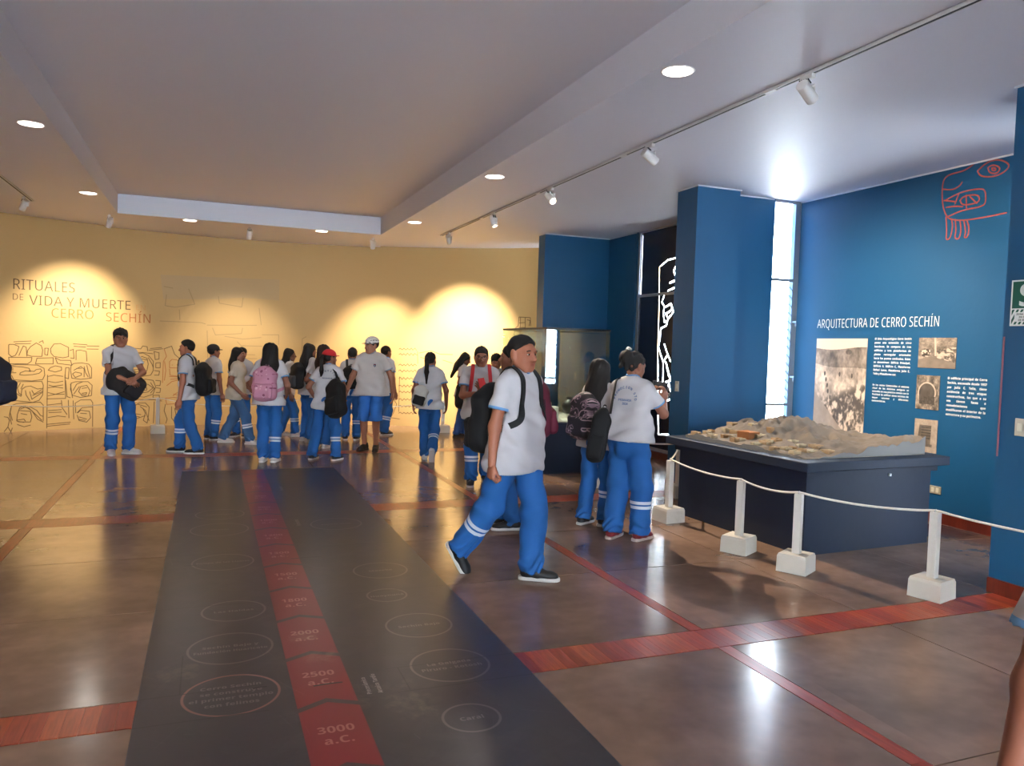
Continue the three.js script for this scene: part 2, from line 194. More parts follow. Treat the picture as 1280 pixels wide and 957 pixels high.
// window covered by dark film; daylight shines through the lines cut in the film
{
  const w = struct('window_3', null, null, 'tall window under dark film with a carved figure cut out in glowing lines');
  const x = 6.14;
  mesh('frame', merged([boxE(x - 0.03, x + 0.03, 0.1, 3.385, -10.38, -10.32), boxE(x - 0.03, x + 0.03, 0.1, 3.385, -8.0, -7.95), boxE(x - 0.03, x + 0.03, 2.37, 2.41, -10.32, -8.0), boxE(x - 0.025, x + 0.025, 0.92, 0.96, -10.32, -8.0), boxE(x - 0.03, x + 0.03, 3.34, 3.385, -10.32, -8.0), boxE(x - 0.03, x + 0.03, 0.1, 0.14, -10.32, -8.0)]), M.alu, w);
  mesh('pane', boxE(x - 0.003, x + 0.003, 0.14, 3.34, -10.3, -8.0), M.glass, w);
  const cut = canvasTex(1024, 1400, (c, W, H) => {
    const X = (z) => ((z + 10.32) / 2.32) * W, Y = (y) => H - ((y - 0.14) / 3.2) * H;
    c.fillStyle = '#fff'; c.fillRect(0, 0, W, H); c.strokeStyle = '#000'; c.lineCap = c.lineJoin = 'round';
    const line = (pts, lw = 13) => { c.lineWidth = lw * 0.45; c.beginPath(); pts.forEach(([z, y], i) => (i ? c.lineTo(X(z), Y(y)) : c.moveTo(X(z), Y(y)))); c.stroke(); };
    line([[-10.29, 3.3], [-10.29, 2.42]], 9);
    line([[-8.4, 2.4], [-8.55, 2.72], [-9.1, 2.9], [-9.37, 2.88], [-9.58, 2.87], [-9.79, 2.79], [-9.76, 2.2], [-9.75, 1.6], [-9.70, 0.9], [-9.64, 0.34], [-9.34, 0.38], [-8.3, 0.36], [-8.35, 1.6], [-8.4, 2.4]], 15);
    line([[-9.36, 2.78], [-9.41, 2.7], [-9.36, 2.62], [-9.2, 2.6]], 20); line([[-9.49, 2.54], [-9.34, 2.57], [-9.2, 2.52]], 24);
    line([[-9.54, 2.43], [-9.34, 2.47], [-9.1, 2.42]], 18); line([[-9.63, 2.37], [-9.69, 2.27], [-9.62, 2.21], [-9.64, 2.11], [-9.6, 1.98], [-9.52, 2.0], [-9.55, 1.93], [-9.69, 1.89], [-9.71, 1.71], [-9.74, 1.62], [-9.59, 1.4], [-9.58, 1.13], [-9.62, 0.93], [-9.52, 0.83], [-9.37, 0.88]], 13);
    line([[-9.58, 2.2], [-9.45, 2.24], [-9.38, 2.12], [-9.5, 2.03], [-9.58, 2.1], [-9.5, 2.12], [-9.42, 2.16]], 18);
    line([[-9.58, 1.66], [-9.48, 1.51], [-9.40, 1.42]]); line([[-9.59, 1.40], [-9.48, 1.52]]); line([[-9.43, 1.21], [-9.52, 1.4], [-9.38, 1.15], [-9.5, 1.12]], 20); line([[-9.55, 1.1], [-9.5, 0.95], [-9.42, 1.1], [-9.36, 0.95]], 12);
    line([[-9.0, 2.2], [-8.8, 2.25], [-8.7, 2.1], [-8.9, 2.0], [-9.0, 2.2]]); line([[-9.2, 1.7], [-8.7, 1.65], [-8.6, 1.2], [-8.9, 0.9]]); line([[-9.1, 1.3], [-8.8, 1.3]]);
  }, false);
  const film = new THREE.MeshStandardMaterial({ color: '#0a1936', roughness: 0.25, alphaMap: cut, alphaTest: 0.5, side: THREE.DoubleSide });
  const g = new THREE.PlaneGeometry(2.32, 3.2); g.rotateY(-Math.PI / 2);
  { const p = g.attributes.position, uv = g.attributes.uv; for (let i = 0; i < p.count; i++) uv.setXY(i, (p.getZ(i) + 1.16) / 2.32, (p.getY(i) + 1.6) / 3.2); }
  g.translate(x - 0.012, 1.74, -9.16); const f = mesh('dark_film', g, film, w); f.userData.label = 'dark film with a figure cut out in thin lines';
}
// glazed entrance behind the viewer
{
  const d = struct('door_1', null, null, 'glazed entrance behind the viewer');
  mesh('frame', merged([boxE(-2.6, -2.52, 0, 2.6, 6.08, 6.16), boxE(1.32, 1.4, 0, 2.6, 6.08, 6.16), boxE(-2.52, 1.32, 2.52, 2.6, 6.08, 6.16), boxE(-0.64, -0.56, 0, 2.52, 6.08, 6.16)]), M.alu, d);
  mesh('pane', boxE(-2.52, -0.64, 0.02, 2.52, 6.117, 6.123), M.glass, d); mesh('pane', boxE(-0.56, 1.32, 0.02, 2.52, 6.117, 6.123), M.glass, d);
}
const DLI = 80;
// ------------------------------------------------------------------ lamps
const DL = [[-1.445, -7.8, H0, 'beside the left spotlight track'], [-1.445, -11.2, H0, 'in the beam corner near the cream wall'], [-0.29, -12.93, H0, 'in the far beam over the title'], [1.69, -12.93, H0, 'in the far beam over the group of students'], [2.8, -11.2, H0, 'in the right beam close to the far corner'], [2.79, -7.75, H0, 'in the middle of the right beam'], [2.77, -4.3, H0, 'largest, in the right beam next to the spotlight track'], [-1.445, -4.3, H0, 'in the left beam beside the viewer'], [2.77, -0.8, H0, 'in the right beam behind the viewer'], [-1.445, -0.8, H0, 'in the left beam behind the viewer']];
for (const [x, z, y, where] of DL) {
  const t = thing('downlight', 'round white recessed ceiling downlight ' + where, 'ceiling light', [x, y, z], 0, 'recessed ceiling downlights');
  const ring = new THREE.TorusGeometry(0.1, 0.008, 8, 32); ring.rotateX(Math.PI / 2); ring.scale(1, 0.6, 1); mesh('trim_ring', ring, M.whiteMetal, t);
  const disc = new THREE.CylinderGeometry(0.095, 0.095, 0.006, 32); disc.translate(0, -0.002, 0); const d = mesh('diffuser', disc, M.lampGlow, t); d.userData.label = 'glowing white diffuser';
  const l = new THREE.RectAreaLight('#fff6ec', DLI, 0.165, 0.165); l.position.set(0, -0.012, 0); l.rotation.x = -Math.PI / 2; t.add(l);
}
function track(x, z0, z1, y, label) {
  const t = thing('light_track', label, 'light track', [x, y, (z0 + z1) / 2]); const L = z1 - z0;
  mesh('rail', merged([boxE(-0.018, -0.012, -0.022, 0, -L / 2, L / 2), boxE(0.012, 0.018, -0.022, 0, -L / 2, L / 2), boxE(-0.018, 0.018, -0.005, 0, -L / 2, L / 2)]), M.whiteMetal, t);
  mesh('groove', boxE(-0.011, 0.011, -0.02, -0.006, -L / 2 + 0.02, L / 2 - 0.02), std('#33302f', { roughness: 0.6 }), t);
  for (const e of [-L / 2, L / 2]) mesh('end_cap', boxE(-0.02, 0.02, -0.024, 0, e - 0.012, e + 0.012), M.whiteMetal, t);
  for (let z = -L / 2 + 2; z < L / 2 - 0.5; z += 2) mesh('joiner', boxE(-0.019, 0.019, -0.0235, 0, z - 0.05, z + 0.05), M.whiteMetal, t);
}
track(3.55, -12.35, 1.5, H1, 'long white spotlight track with dark groove on the ceiling field by the blue walls');
track(-2.27, -12.35, 1.5, H1, 'white spotlight track on the ceiling field at the left');
// spot head: adapter, stem, can aimed at a target
const _v = new THREE.Vector3();
function spot(x, y, z, tx, ty, tz, power, ang, label, glow = 14, pen = 1) {
  const t = thing('track_spotlight', label, 'spotlight', [x, y, z], 0, 'white cylindrical track spotlights');
  mesh('adapter', rbox(0.034, 0.03, 0.11, 0.005, 0, -0.035, 0), M.whiteMetal, t);
  mesh('stem', merged([cyl(0.009, 0.009, 0.05, 0, -0.07, 0, 12), rbox(0.012, 0.075, 0.03, 0.004, 0.048, -0.105, 0), rbox(0.06, 0.012, 0.03, 0.004, 0.022, -0.085, 0)]), M.whiteMetal, t);
  const can = new THREE.Group(); can.name = 'lamp_head'; can.position.set(0, -0.125, 0); t.add(can);
  can.lookAt(tx, ty, tz);
  const prof = [[0, -0.075], [0.036, -0.075], [0.041, -0.07], [0.041, 0.075], [0.0385, 0.08], [0.036, 0.075], [0.034, 0.05], [0, 0.05]].map((p) => new THREE.Vector2(...p));
  const cg = new THREE.LatheGeometry(prof, 28); cg.rotateX(Math.PI / 2); mesh('housing', cg, M.whiteMetal, can);
  const lg = new THREE.CylinderGeometry(0.032, 0.032, 0.004, 24); lg.rotateX(Math.PI / 2); lg.translate(0, 0, 0.055);
  const lm = new THREE.MeshStandardMaterial({ color: '#fff', emissive: '#ffe9c8', emissiveIntensity: glow }); const lens = mesh('lens', lg, lm, can); lens.userData.label = 'lit lens';
  for (let i = 0; i < 5; i++) { const f = boxE(-0.03 + i * 0.015 - 0.003, -0.03 + i * 0.015 + 0.003, 0.036, 0.0415, -0.072, -0.03); mesh('vent', f, M.darkFrame, can); }
  const d = _v.set(tx - x, ty - (y - 0.125), tz - z).normalize();
  const l = new THREE.SpotLight('#fff0d8', power, 0, ang, pen, 2); l.position.set(d.x * 0.085, -0.125 + d.y * 0.085, d.z * 0.085); l.target.position.set(tx - x, ty - y, tz - z); l.shadow.radius = 1.2; l.castShadow = true; t.add(l); t.add(l.target); l.target.name = 'aim';
}
spot(3.55, H1, -4.0, 6.5, 1.75, -5.0, 52, 0.6, 'track spotlight nearest the green sign, turned to the blue text wall', 14);
spot(3.55, H1, -5.9, 6.5, 1.6, -6.2, 42, 0.55, 'track spotlight over the scale model, turned to the blue text wall', 14);
spot(3.55, H1, -8.0, 4.2, 0.3, -4.5, 75, 0.5, 'track spotlight with bright lens aimed at the scale model', 30);
spot(3.55, H1, -9.86, 4.15, 0.7, -9.0, 40, 0.42, 'track spotlight with bright lens hanging over the glass case', 30);
spot(3.55, H1, -11.95, 4.45, 1.55, -13.75, 165, 0.5, 'last spotlight at the far end of the right track', 14);
spot(2.56, H0, -13.1, 3.0, 0.8, -14.45, 64, 0.62, 'small spotlight on the far beam above the student in the patterned cap', 14);
spot(0.585, H0, -13.07, 0.4, 0.6, -14.85, 30, 0.6, 'small spotlight on the far beam above the long-haired students', 14);
spot(-1.39, H0, -12.95, -2.05, 1.55, -14.3, 58, 0.6, 'small spotlight in the beam corner beside the title', 14);
spot(-2.3, H1, -12.0, -3.6, 0.9, -13.4, 14, 0.6, 'spotlight at the far end of the left track', 14);
// ------------------------------------------------------------------ floor timeline
{
  const t = thing('floor_timeline', 'dark grey vinyl timeline on the floor with a red band of dates', 'floor graphic', [0.595, 0, -5.4]);
  const Z0 = -9.62, Z1 = -0.9, X0 = -0.265, X1 = 1.455, N = 2, len = (Z1 - Z0) / N;
  const circles = [[0.15, -4.6, 0.17, ['Las Haldas']], [0.12, -4.04, 0.2, ['Sechín Bajo y', 'Fundación Huaricoto']], [0.11, -3.5, 0.2, ['Cerro Sechín', 'se construye', 'el primer templo', 'con felinos'], '#8d5f55'], [1.11, -5.16, 0.18, ['Moxeke']], [1.04, -4.63, 0.12, ['Huaynuná']], [1.1, -4.08, 0.18, ['Sechín Bajo']], [1.11, -3.52, 0.19, ['La Galgada', 'Piruro - Kotosh']], [1.04, -2.98, 0.12, ['Caral']], [0.11, -5.64, 0.2, ['Pampa de las Llamas']], [0.1, -6.62, 0.22, ['Chavín']], [0.11, -7.2, 0.2, ['Cupisnique']], [1.03, -6.6, 0.21, ['Kuntur Wasi']], [1.05, -2.3, 0.16, ['Huaca Prieta']], [0.1, -2.4, 0.18, ['Áspero']]];
  const dates = ['3000', '2500', '2000', '1800', '1500', '1300', '1200', '1000', '500', '200', '100'];
  const draw = (z0) => (c, W, H) => {
    const k = W / (X1 - X0), X = (x) => (x - X0) * k, Y = (z) => (z - z0) * k;
    c.fillStyle = '#383234'; c.fillRect(0, 0, W, H);
    let s = 99 + z0 * 1000; const r = () => { s = (Math.imul(s | 0, 1664525) + 1013904223) >>> 0; return s / 4294967296; };
    for (let i = 0; i < 500; i++) { c.fillStyle = r() < 0.5 ? 'rgba(20,18,20,0.05)' : 'rgba(120,112,105,0.05)'; c.beginPath(); c.ellipse(r() * W, r() * H, 10 + r() * 90, 4 + r() * 26, r() * 3, 0, 7); c.fill(); }
    c.fillStyle = '#7c2226'; c.fillRect(X(0.365), 0, X(0.62) - X(0.365), H);
    c.strokeStyle = '#3b3336'; c.lineWidth = 0.034 * k; c.lineJoin = 'miter';
    c.textAlign = 'center';
    for (let i = -3; i < 13; i++) {
      const z = -2.775 - 0.545 * i; c.beginPath(); c.moveTo(X(0.35), Y(z + 0.075)); c.lineTo(X(0.4925), Y(z)); c.lineTo(X(0.635), Y(z + 0.075)); c.stroke();
      if (i >= 0 && dates[i]) { c.fillStyle = 'rgba(190,150,135,0.7)'; c.font = 'bold ' + Math.round(0.068 * k) + 'px sans-serif'; c.save(); c.translate(X(0.4925), Y(z - 0.255)); c.scale(1.0, 1.1); c.fillText(dates[i], 0, 0); c.fillText('a.C.', 0, 0.082 * k); c.restore(); }
    }
    for (const [x, z, rad_, lines, col] of circles) {
      c.strokeStyle = col || '#675e5b'; c.lineWidth = 0.012 * k; c.beginPath(); c.arc(X(x), Y(z), rad_ * k, 0, 7); c.stroke();
      c.fillStyle = 'rgba(150,142,136,0.6)'; c.font = 'bold ' + Math.round(0.042 * k) + 'px sans-serif'; lines.forEach((l, i) => { c.save(); c.translate(X(x), Y(z) + (i - (lines.length - 1) / 2) * 0.058 * k + 0.018 * k); const m = c.measureText(l).width, f = Math.min(1, (rad_ * 1.75 * k) / m); c.scale(f, 1); c.fillText(l, 0, 0); c.restore(); });
    }
    c.save(); c.translate(X(0.69), Y(-3.32)); c.rotate(-Math.PI / 2); c.fillStyle = 'rgba(190,185,180,0.8)'; c.textAlign = 'left'; c.font = 'bold ' + Math.round(0.03 * k) + 'px sans-serif'; c.fillText('Precerámico', 0, 0); c.fillText('Arcaico Tardío', 0, 0.05 * k); c.restore();
    for (const zz of [-6.6, -8.2]) { c.save(); c.translate(X(0.74), Y(zz)); c.rotate(-Math.PI / 2); c.fillStyle = 'rgba(170,165,160,0.6)'; c.textAlign = 'left'; c.font = 'bold ' + Math.round(0.05 * k) + 'px sans-serif'; c.fillText('Formativo', 0, 0); c.restore(); }
    // worn joints of the slabs that show through, scuffs and tears
    c.strokeStyle = 'rgba(25,22,22,0.75)'; c.lineWidth = 0.006 * k;
    for (const z of [-3.3, -3.56, -4.72, -5.88, -7.04, -7.34, -8.5, -2.07]) { c.beginPath(); c.moveTo(0, Y(z)); c.lineTo(W * 0.30, Y(z)); c.moveTo(W * 0.62, Y(z)); c.lineTo(W, Y(z)); c.stroke(); }
    c.beginPath(); c.moveTo(X(-0.1), Y(-4.0)); c.lineTo(X(-0.1), Y(-3.56)); c.moveTo(X(0.86), Y(-3.56)); c.lineTo(X(0.86), Y(-3.31)); c.stroke();
    c.strokeStyle = '#141113'; c.lineWidth = 0.012 * k;
    for (const [a, b, z] of [[0.96, 1.25, -7.38], [0.56, 0.775, -5.6], [0.457, 0.585, -3.475], [-0.16, -0.11, -7.33], [-0.14, -0.06, -5.6], [0.2, 0.26, -3.53]]) { c.beginPath(); c.moveTo(X(a), Y(z)); c.lineTo(X((a + b) / 2), Y(z - 0.006)); c.lineTo(X(b), Y(z - 0.003)); c.stroke(); }
    for (let i = 0; i < 160; i++) { c.strokeStyle = 'rgba(170,160,150,' + (0.04 + 0.1 * r()) + ')'; c.lineWidth = 1 + r() * 1.5; const x = r() * W, y = r() * H, a = r() * 6.3, l = 10 + r() * 90; c.beginPath(); c.moveTo(x, y); c.lineTo(x + Math.cos(a) * l, y + Math.sin(a) * l); c.stroke(); }
    for (const [x, z, q] of [[0.75, -3.3, 0.25], [0.85, -3.15, 0.2], [0.53, -3.8, 0.14], [-0.12, -3.8, 0.16], [0.48, -4.1, 0.12]]) for (let i = 0; i < 60; i++) { c.fillStyle = 'rgba(150,135,105,0.06)'; c.beginPath(); c.ellipse(X(x + (r() - 0.5) * q), Y(z + (r() - 0.5) * q), 3 + r() * 16, 2 + r() * 12, r() * 3, 0, 7); c.fill(); }
  };
  for (let i = 0; i < N; i++) {
    const z0 = Z0 + i * len, tex = canvasTex(808, 2048, draw(z0)); tex.anisotropy = 16;
    const g = new THREE.BoxGeometry(X1 - X0, 0.0015, len); g.translate((X0 + X1) / 2 - 0.595, 0.00125, z0 + len / 2 + 5.4);
    { const p = g.attributes.position, uv = g.attributes.uv; for (let j = 0; j < p.count; j++) uv.setXY(j, (p.getX(j) + 0.595 - X0) / (X1 - X0), 1 - (p.getZ(j) - 5.4 - z0) / len); }
    mesh('vinyl_sheet', g, std('#ffffff', { map: tex, roughness: 0.3, bumpMap: concBump, bumpScale: 0.0005 }), t);
  }
}
// ------------------------------------------------------------------ table with the scale model
{
  const t = thing('display_table', 'dark navy display table with overhanging top, carrying the terrain model', 'table', [4.97, 0, -5.5], rad(3));
  mesh('body', boxE(-0.7, 0.7, 0, 0.66, -0.8, 0.8), M.navy, t);
  mesh('moulding', boxE(-0.735, 0.735, 0.62, 0.67, -0.835, 0.835), M.navy, t);
  mesh('table_top', rbox(1.6, 0.075, 1.8, 0.008, 0, 0.7075, 0), M.navy, t);
  mesh('lock', cyl(0.012, 0.012, 0.02, 0.2, 0.6, 0.81, 12).rotateX(0), M.alu, t);
  const m = thing('scale_model', 'grey-brown terrain model of a hillside with small orange ruins on the navy table', 'scale model', [4.97, 0.745, -5.5], rad(3));
  const n = 110, W = 1.36, D = 1.5, g = new THREE.PlaneGeometry(W, D, n, n); g.rotateX(-Math.PI / 2);
  const p = g.attributes.position, col = new Float32Array(p.count * 3);
  const hgt = (x, z) => { // x right, z to the front; hill at the back right, plain with ruins at the back left
    const u = x / W + 0.5, v = z / D + 0.5; const ridge = Math.exp(-(((u - 0.62) / 0.42) ** 2) - (((v - 0.22) / 0.36) ** 2));
    const n1 = fbm(u * 6 + 3, v * 6 + 1, 64, 5, 5) - 0.5, n2 = fbm(u * 26, v * 26, 64, 9, 2) - 0.5, rid = Math.abs(fbm(u * 5, v * 7, 64, 15, 4) - 0.5);
    let h = 0.03 + 0.19 * ridge + (0.10 * n1 - 0.17 * rid + 0.055 * n2) * (0.45 + ridge); const flat = Math.exp(-(((u - 0.12) / 0.2) ** 2) - (((v - 0.3) / 0.4) ** 2)); h = h * (1 - 0.75 * flat) + 0.02 * flat;
    const fr = Math.max(0, (u - 0.12) / 0.88); h += 0.17 * fr ** 1.6 * Math.max(0, v - 0.35) * 1.35 * (1 - 0.35 * rid * 4);
    return Math.max(0.006, h);
  };
  for (let i = 0; i < p.count; i++) {
    const x = p.getX(i), z = p.getZ(i), h = hgt(x, z); p.setY(i, h); const q = fbm(x * 9 + 4, z * 9 + 4, 64, 25, 4), w = 0.75 + 0.5 * q, sand = fbm(x * 3 + 8, z * 3 + 2, 64, 33, 3);
    const a = [0.14, 0.122, 0.108], b = [0.24, 0.18, 0.125]; for (let k = 0; k < 3; k++) col[i * 3 + k] = (a[k] * (1 - sand) + b[k] * sand) * w;
  }
  g.setAttribute('color', new THREE.BufferAttribute(col, 3)); g.computeVertexNormals();
  mesh('terrain', g, new THREE.MeshStandardMaterial({ vertexColors: true, roughness: 0.95 }), m);
  mesh('terrain_base', boxE(-W / 2, W / 2, -0.006, 0.004, -D / 2, D / 2), std('#b9ab94', { roughness: 0.8 }), m);
  const bl = [['#b59a78', 0.075, 0.016, 0.08], ['#c4b08e', 0.09, 0.012, 0.06], ['#a58460', 0.06, 0.02, 0.06], ['#bfb194', 0.1, 0.01, 0.05]];
  for (let i = 0; i < 30; i++) {
    const b = bl[i % 4], big = i === 12, x = -0.62 + (i % 5) * 0.105 + rr(-0.025, 0.025), z = -0.66 + Math.floor(i / 5) * 0.25 + rr(-0.06, 0.06), y = hgt(x, z);
    const w = big ? 0.15 : b[1] * rr(0.7, 1.2), d = big ? 0.13 : b[3] * rr(0.7, 1.2), hh = big ? 0.055 : b[2] * rr(0.7, 1.3) + 0.012;
    const walls = merged([boxE(-w / 2, w / 2, -0.02, hh, -d / 2, -d / 2 + 0.01), boxE(-w / 2, w / 2, -0.02, hh * 0.8, d / 2 - 0.01, d / 2), boxE(-w / 2, -w / 2 + 0.01, -0.02, hh, -d / 2, d / 2), boxE(w / 2 - 0.01, w / 2, -0.02, hh * 0.9, -d / 2, d / 2), boxE(-w / 2, w / 2, -0.02, hh * (big ? 0.9 : 0.4), -d / 2, d / 2)]);
    const q = mesh('ruin', walls, std(big ? '#b8794c' : b[0], { roughness: 0.95 }), m); q.position.set(x, y, z); q.rotation.y = rr(-0.15, 0.15);
  }
  // painted sides of the model block, following the cut edge of the terrain
  const sideM = std('#6f6d6a', { roughness: 0.5 });
  const skirt = (pts) => { const P = [], I = []; pts.forEach(([x, z]) => P.push(x, 0, z, x, hgt(x, z), z)); for (let i = 0; i + 1 < pts.length; i++) { const a = i * 2; I.push(a, a + 2, a + 1, a + 1, a + 2, a + 3); } const g2 = new THREE.BufferGeometry(); g2.setAttribute('position', new THREE.Float32BufferAttribute(P, 3)); g2.setIndex(I); g2.computeVertexNormals(); mesh('model_side', g2, sideM, m); };
  const run = [...Array(n + 1).keys()].map((i) => i / n - 0.5); skirt(run.map((t) => [t * W, D / 2])); skirt(run.map((t) => [t * W, -D / 2]).reverse()); skirt(run.map((t) => [-W / 2, t * D])); skirt(run.map((t) => [W / 2, t * D]).reverse());
}
// ------------------------------------------------------------------ stanchions and ropes
const postTop = (x, z) => [x, 0.56, z];
const bevelBase = (() => { const g = new THREE.CylinderGeometry(0.136, 0.146, 0.02, 4, 1); g.rotateY(Math.PI / 4); g.translate(0, 0.12, 0); const b = new THREE.CylinderGeometry(0.146, 0.15, 0.11, 4, 1); b.rotateY(Math.PI / 4); b.translate(0, 0.055, 0); return merged([g, b]); })(); bevelBase.computeVertexNormals(); metreUV(bevelBase);
function stanchion(x, z, turn, label) {
  const t = thing('stanchion', label, 'stanchion', [x, 0, z], turn, 'white barrier posts on concrete blocks');
  mesh('base_block', bevelBase, M.plaster, t); mesh('post', rbox(0.054, 0.44, 0.054, 0.004, 0, 0.34, 0), M.whitePaint, t); mesh('rope_ring', new THREE.TorusGeometry(0.012, 0.003, 6, 14).translate(0, 0.566, 0), M.alu, t);
}
stanchion(3.954, -6.0, 0.1, 'white barrier post beside the student taking a photo, at the far corner of the table');
stanchion(3.9, -4.92, 0.5, 'white barrier post before the left side of the navy table');
stanchion(3.97, -4.36, 0.5, 'white barrier post before the near corner of the navy table');
stanchion(4.43, -3.62, 0.25, 'white barrier post on the way to the blue column with the green sign');
stanchion(4.72, -7.0, 0, 'white barrier post between the navy table and the blue column');
stanchion(4.12, -7.75, 0.2, 'white barrier post behind the student taking a photo');
stanchion(4.72, -2.5, 0.2, 'white barrier post beyond the blue column with the green sign');
stanchion(-0.75, -13.57, 0.1, 'white barrier post at the cream wall between two students');
stanchion(1.49, -13.35, 0.1, 'white barrier post at the cream wall behind the long-haired students');
stanchion(-3.4, -13.1, 0.3, 'white barrier post at the cream wall beyond the title');
stanchion(3.9, -13.2, 0.1, 'white barrier post at the cream wall behind the students at the right');
function rope(pts, r, sag, label) {
  const P = []; for (let i = 0; i + 1 < pts.length; i++) for (let k = 0; k < 10; k++) { const u = k / 10, a = pts[i], b = pts[i + 1]; P.push([a[0] + (b[0] - a[0]) * u, a[1] + (b[1] - a[1]) * u - sag * 4 * u * (1 - u), a[2] + (b[2] - a[2]) * u]); } P.push(pts[pts.length - 1]);
  solo('barrier_rope', tube(P, r, P.length * 3, 6), M.rope, label, 'rope');
}
rope([[4.12, 0.57, -7.75], [4.72, 0.57, -7.0], [3.954, 0.57, -6.0], [3.9, 0.57, -4.92], [3.97, 0.57, -4.36], [4.43, 0.57, -3.62], [4.72, 0.57, -2.5]], 0.008, 0.03, 'white rope strung along the posts around the navy table');
rope([[-3.4, 0.565, -13.1], [-0.75, 0.565, -13.57], [1.49, 0.565, -13.35], [3.9, 0.565, -13.2]], 0.006, 0.12, 'thin rope strung along the posts at the cream wall');
// ------------------------------------------------------------------ glass display case
{
  const t = thing('display_case', 'tall glass display case on a dark plinth before the blue wall', 'display case', [4.29, 0, -9.4]);
  mesh('plinth', boxE(-0.44, 0.44, 0, 0.63, -0.75, 0.75), M.navy, t);
  mesh('shelf', boxE(-0.425, 0.425, 0.63, 0.645, -0.735, 0.735), std('#cfc9bd', { roughness: 0.6 }), t);
  const gl = new THREE.MeshPhysicalMaterial({ color: '#f4faf8', roughness: 0.01, transmission: 1, thickness: 0, ior: 1.52 });
  for (const [a, b, c, d] of [[-0.44, 0.44, 0.744, 0.75], [-0.44, 0.44, -0.75, -0.744], [-0.44, -0.434, -0.744, 0.744], [0.434, 0.44, -0.744, 0.744]]) mesh('glass_pane', boxE(a, b, 0.63, 1.785, c, d), gl, t);
  mesh('top_frame', merged([boxE(-0.445, 0.445, 1.785, 1.81, 0.725, 0.755), boxE(-0.445, 0.445, 1.785, 1.81, -0.755, -0.725), boxE(-0.445, -0.415, 1.785, 1.81, -0.725, 0.725), boxE(0.415, 0.445, 1.785, 1.81, -0.725, 0.725)]), M.darkFrame, t);
  mesh('top_pane', boxE(-0.415, 0.415, 1.79, 1.797, -0.725, 0.725), gl, t);
  const clay = std('#2a2622', { roughness: 0.45 }), clay2 = std('#5b3d2b', { roughness: 0.6 }), white = std('#e9e4da', { roughness: 0.6 });
  const lathe = (pts) => new THREE.LatheGeometry(pts.map((p) => new THREE.Vector2(...p)), 32);
  const ped = (x, z, w, h, l) => { const m = solo('pedestal', rbox(w, h, w, 0.004, 0, h / 2, 0), white, l, 'pedestal', 'white pedestals in the glass case'); m.position.set(x, 0.645, z); };
  ped(4.0, -8.86, 0.13, 0.09, 'small white pedestal in the glass case under the spouted bottle'); ped(4.13, -9.05, 0.14, 0.16, 'taller white pedestal in the glass case beside the dark jar'); ped(4.42, -9.1, 0.16, 0.06, 'low white pedestal in the glass case under the dark jar'); ped(4.05, -9.5, 0.16, 0.14, 'white pedestal at the back of the glass case');
  const jar = solo('ceramic_jar', lathe([[0, 0], [0.05, 0.002], [0.1, 0.05], [0.118, 0.1], [0.105, 0.15], [0.06, 0.185], [0.05, 0.2], [0.062, 0.22], [0.055, 0.222], [0.042, 0.2], [0.05, 0.185], [0.09, 0.145], [0.1, 0.1], [0, 0.02]]), clay, 'dark globular ceramic jar in the glass case', 'jar'); jar.position.set(4.42, 0.705, -9.1);
  const b = thing('ceramic_bottle', 'dark spouted ceramic bottle in the glass case', 'bottle', [4.0, 0.735, -8.86]);
  mesh('body', lathe([[0, 0], [0.035, 0.001], [0.06, 0.035], [0.058, 0.07], [0.03, 0.095], [0, 0.1]]), clay, b);
  mesh('stirrup_spout', merged([tube([[-0.035, 0.085, 0], [-0.035, 0.125, 0], [0, 0.15, 0], [0.035, 0.125, 0], [0.035, 0.085, 0]], 0.009, 24, 8), cyl(0.01, 0.009, 0.05, 0, 0.17, 0, 12)].map((g) => { g.deleteAttribute('uv'); return g; })), std('#b9b2a5', { roughness: 0.5 }), b);
  const bowl = solo('ceramic_bowl', lathe([[0, 0], [0.04, 0], [0.075, 0.03], [0.085, 0.06], [0.08, 0.06], [0.068, 0.032], [0, 0.012]]), clay2, 'brown ceramic bowl at the back of the glass case', 'bowl'); bowl.position.set(4.05, 0.785, -9.5);
  const tag = solo('caption_card', rbox(0.11, 0.004, 0.07, 0.001), white, 'white caption card on the glass case shelf', 'card'); tag.position.set(4.2, 0.66, -8.78); tag.rotation.x = 0.3;
}
// ------------------------------------------------------------------ prints on the blue wall
const FACE = [[-501,341,-511,336,-521,331,-531,331,-540,330,-544,324,-543,305,-539,294,-534,288,-520,285,-498,285,-478,286],[-543,318,-533,315,-525,318,-523,321],[-508,328,-501,334,-490,335,-481,331,-477,326,-484,321,-495,320,-505,323,-508,328],[-498,329,-495,331,-489,329,-486,326,-489,322,-496,324,-498,329],[-494,328,-491,328,-490,325,-494,326,-494,328],[-539,307,-527,312,-504,312,-499,309,-498,300,-500,295,-521,295,-536,291],[-524,304,-522,308,-507,307,-504,303,-506,299,-521,299,-524,304],[-529,302,-526,310],[-517,296,-518,308],[-514,306,-507,299],[-541,307,-529,304],[-538,300,-529,300,-521,298],[-538,291,-536,278,-537,269,-532,270,-530,282,-532,288],[-528,287,-526,277,-528,270,-523,268,-521,276,-523,286],[-519,285,-516,275,-518,269,-514,269,-513,278,-516,285],[-485,342,-478,338]];

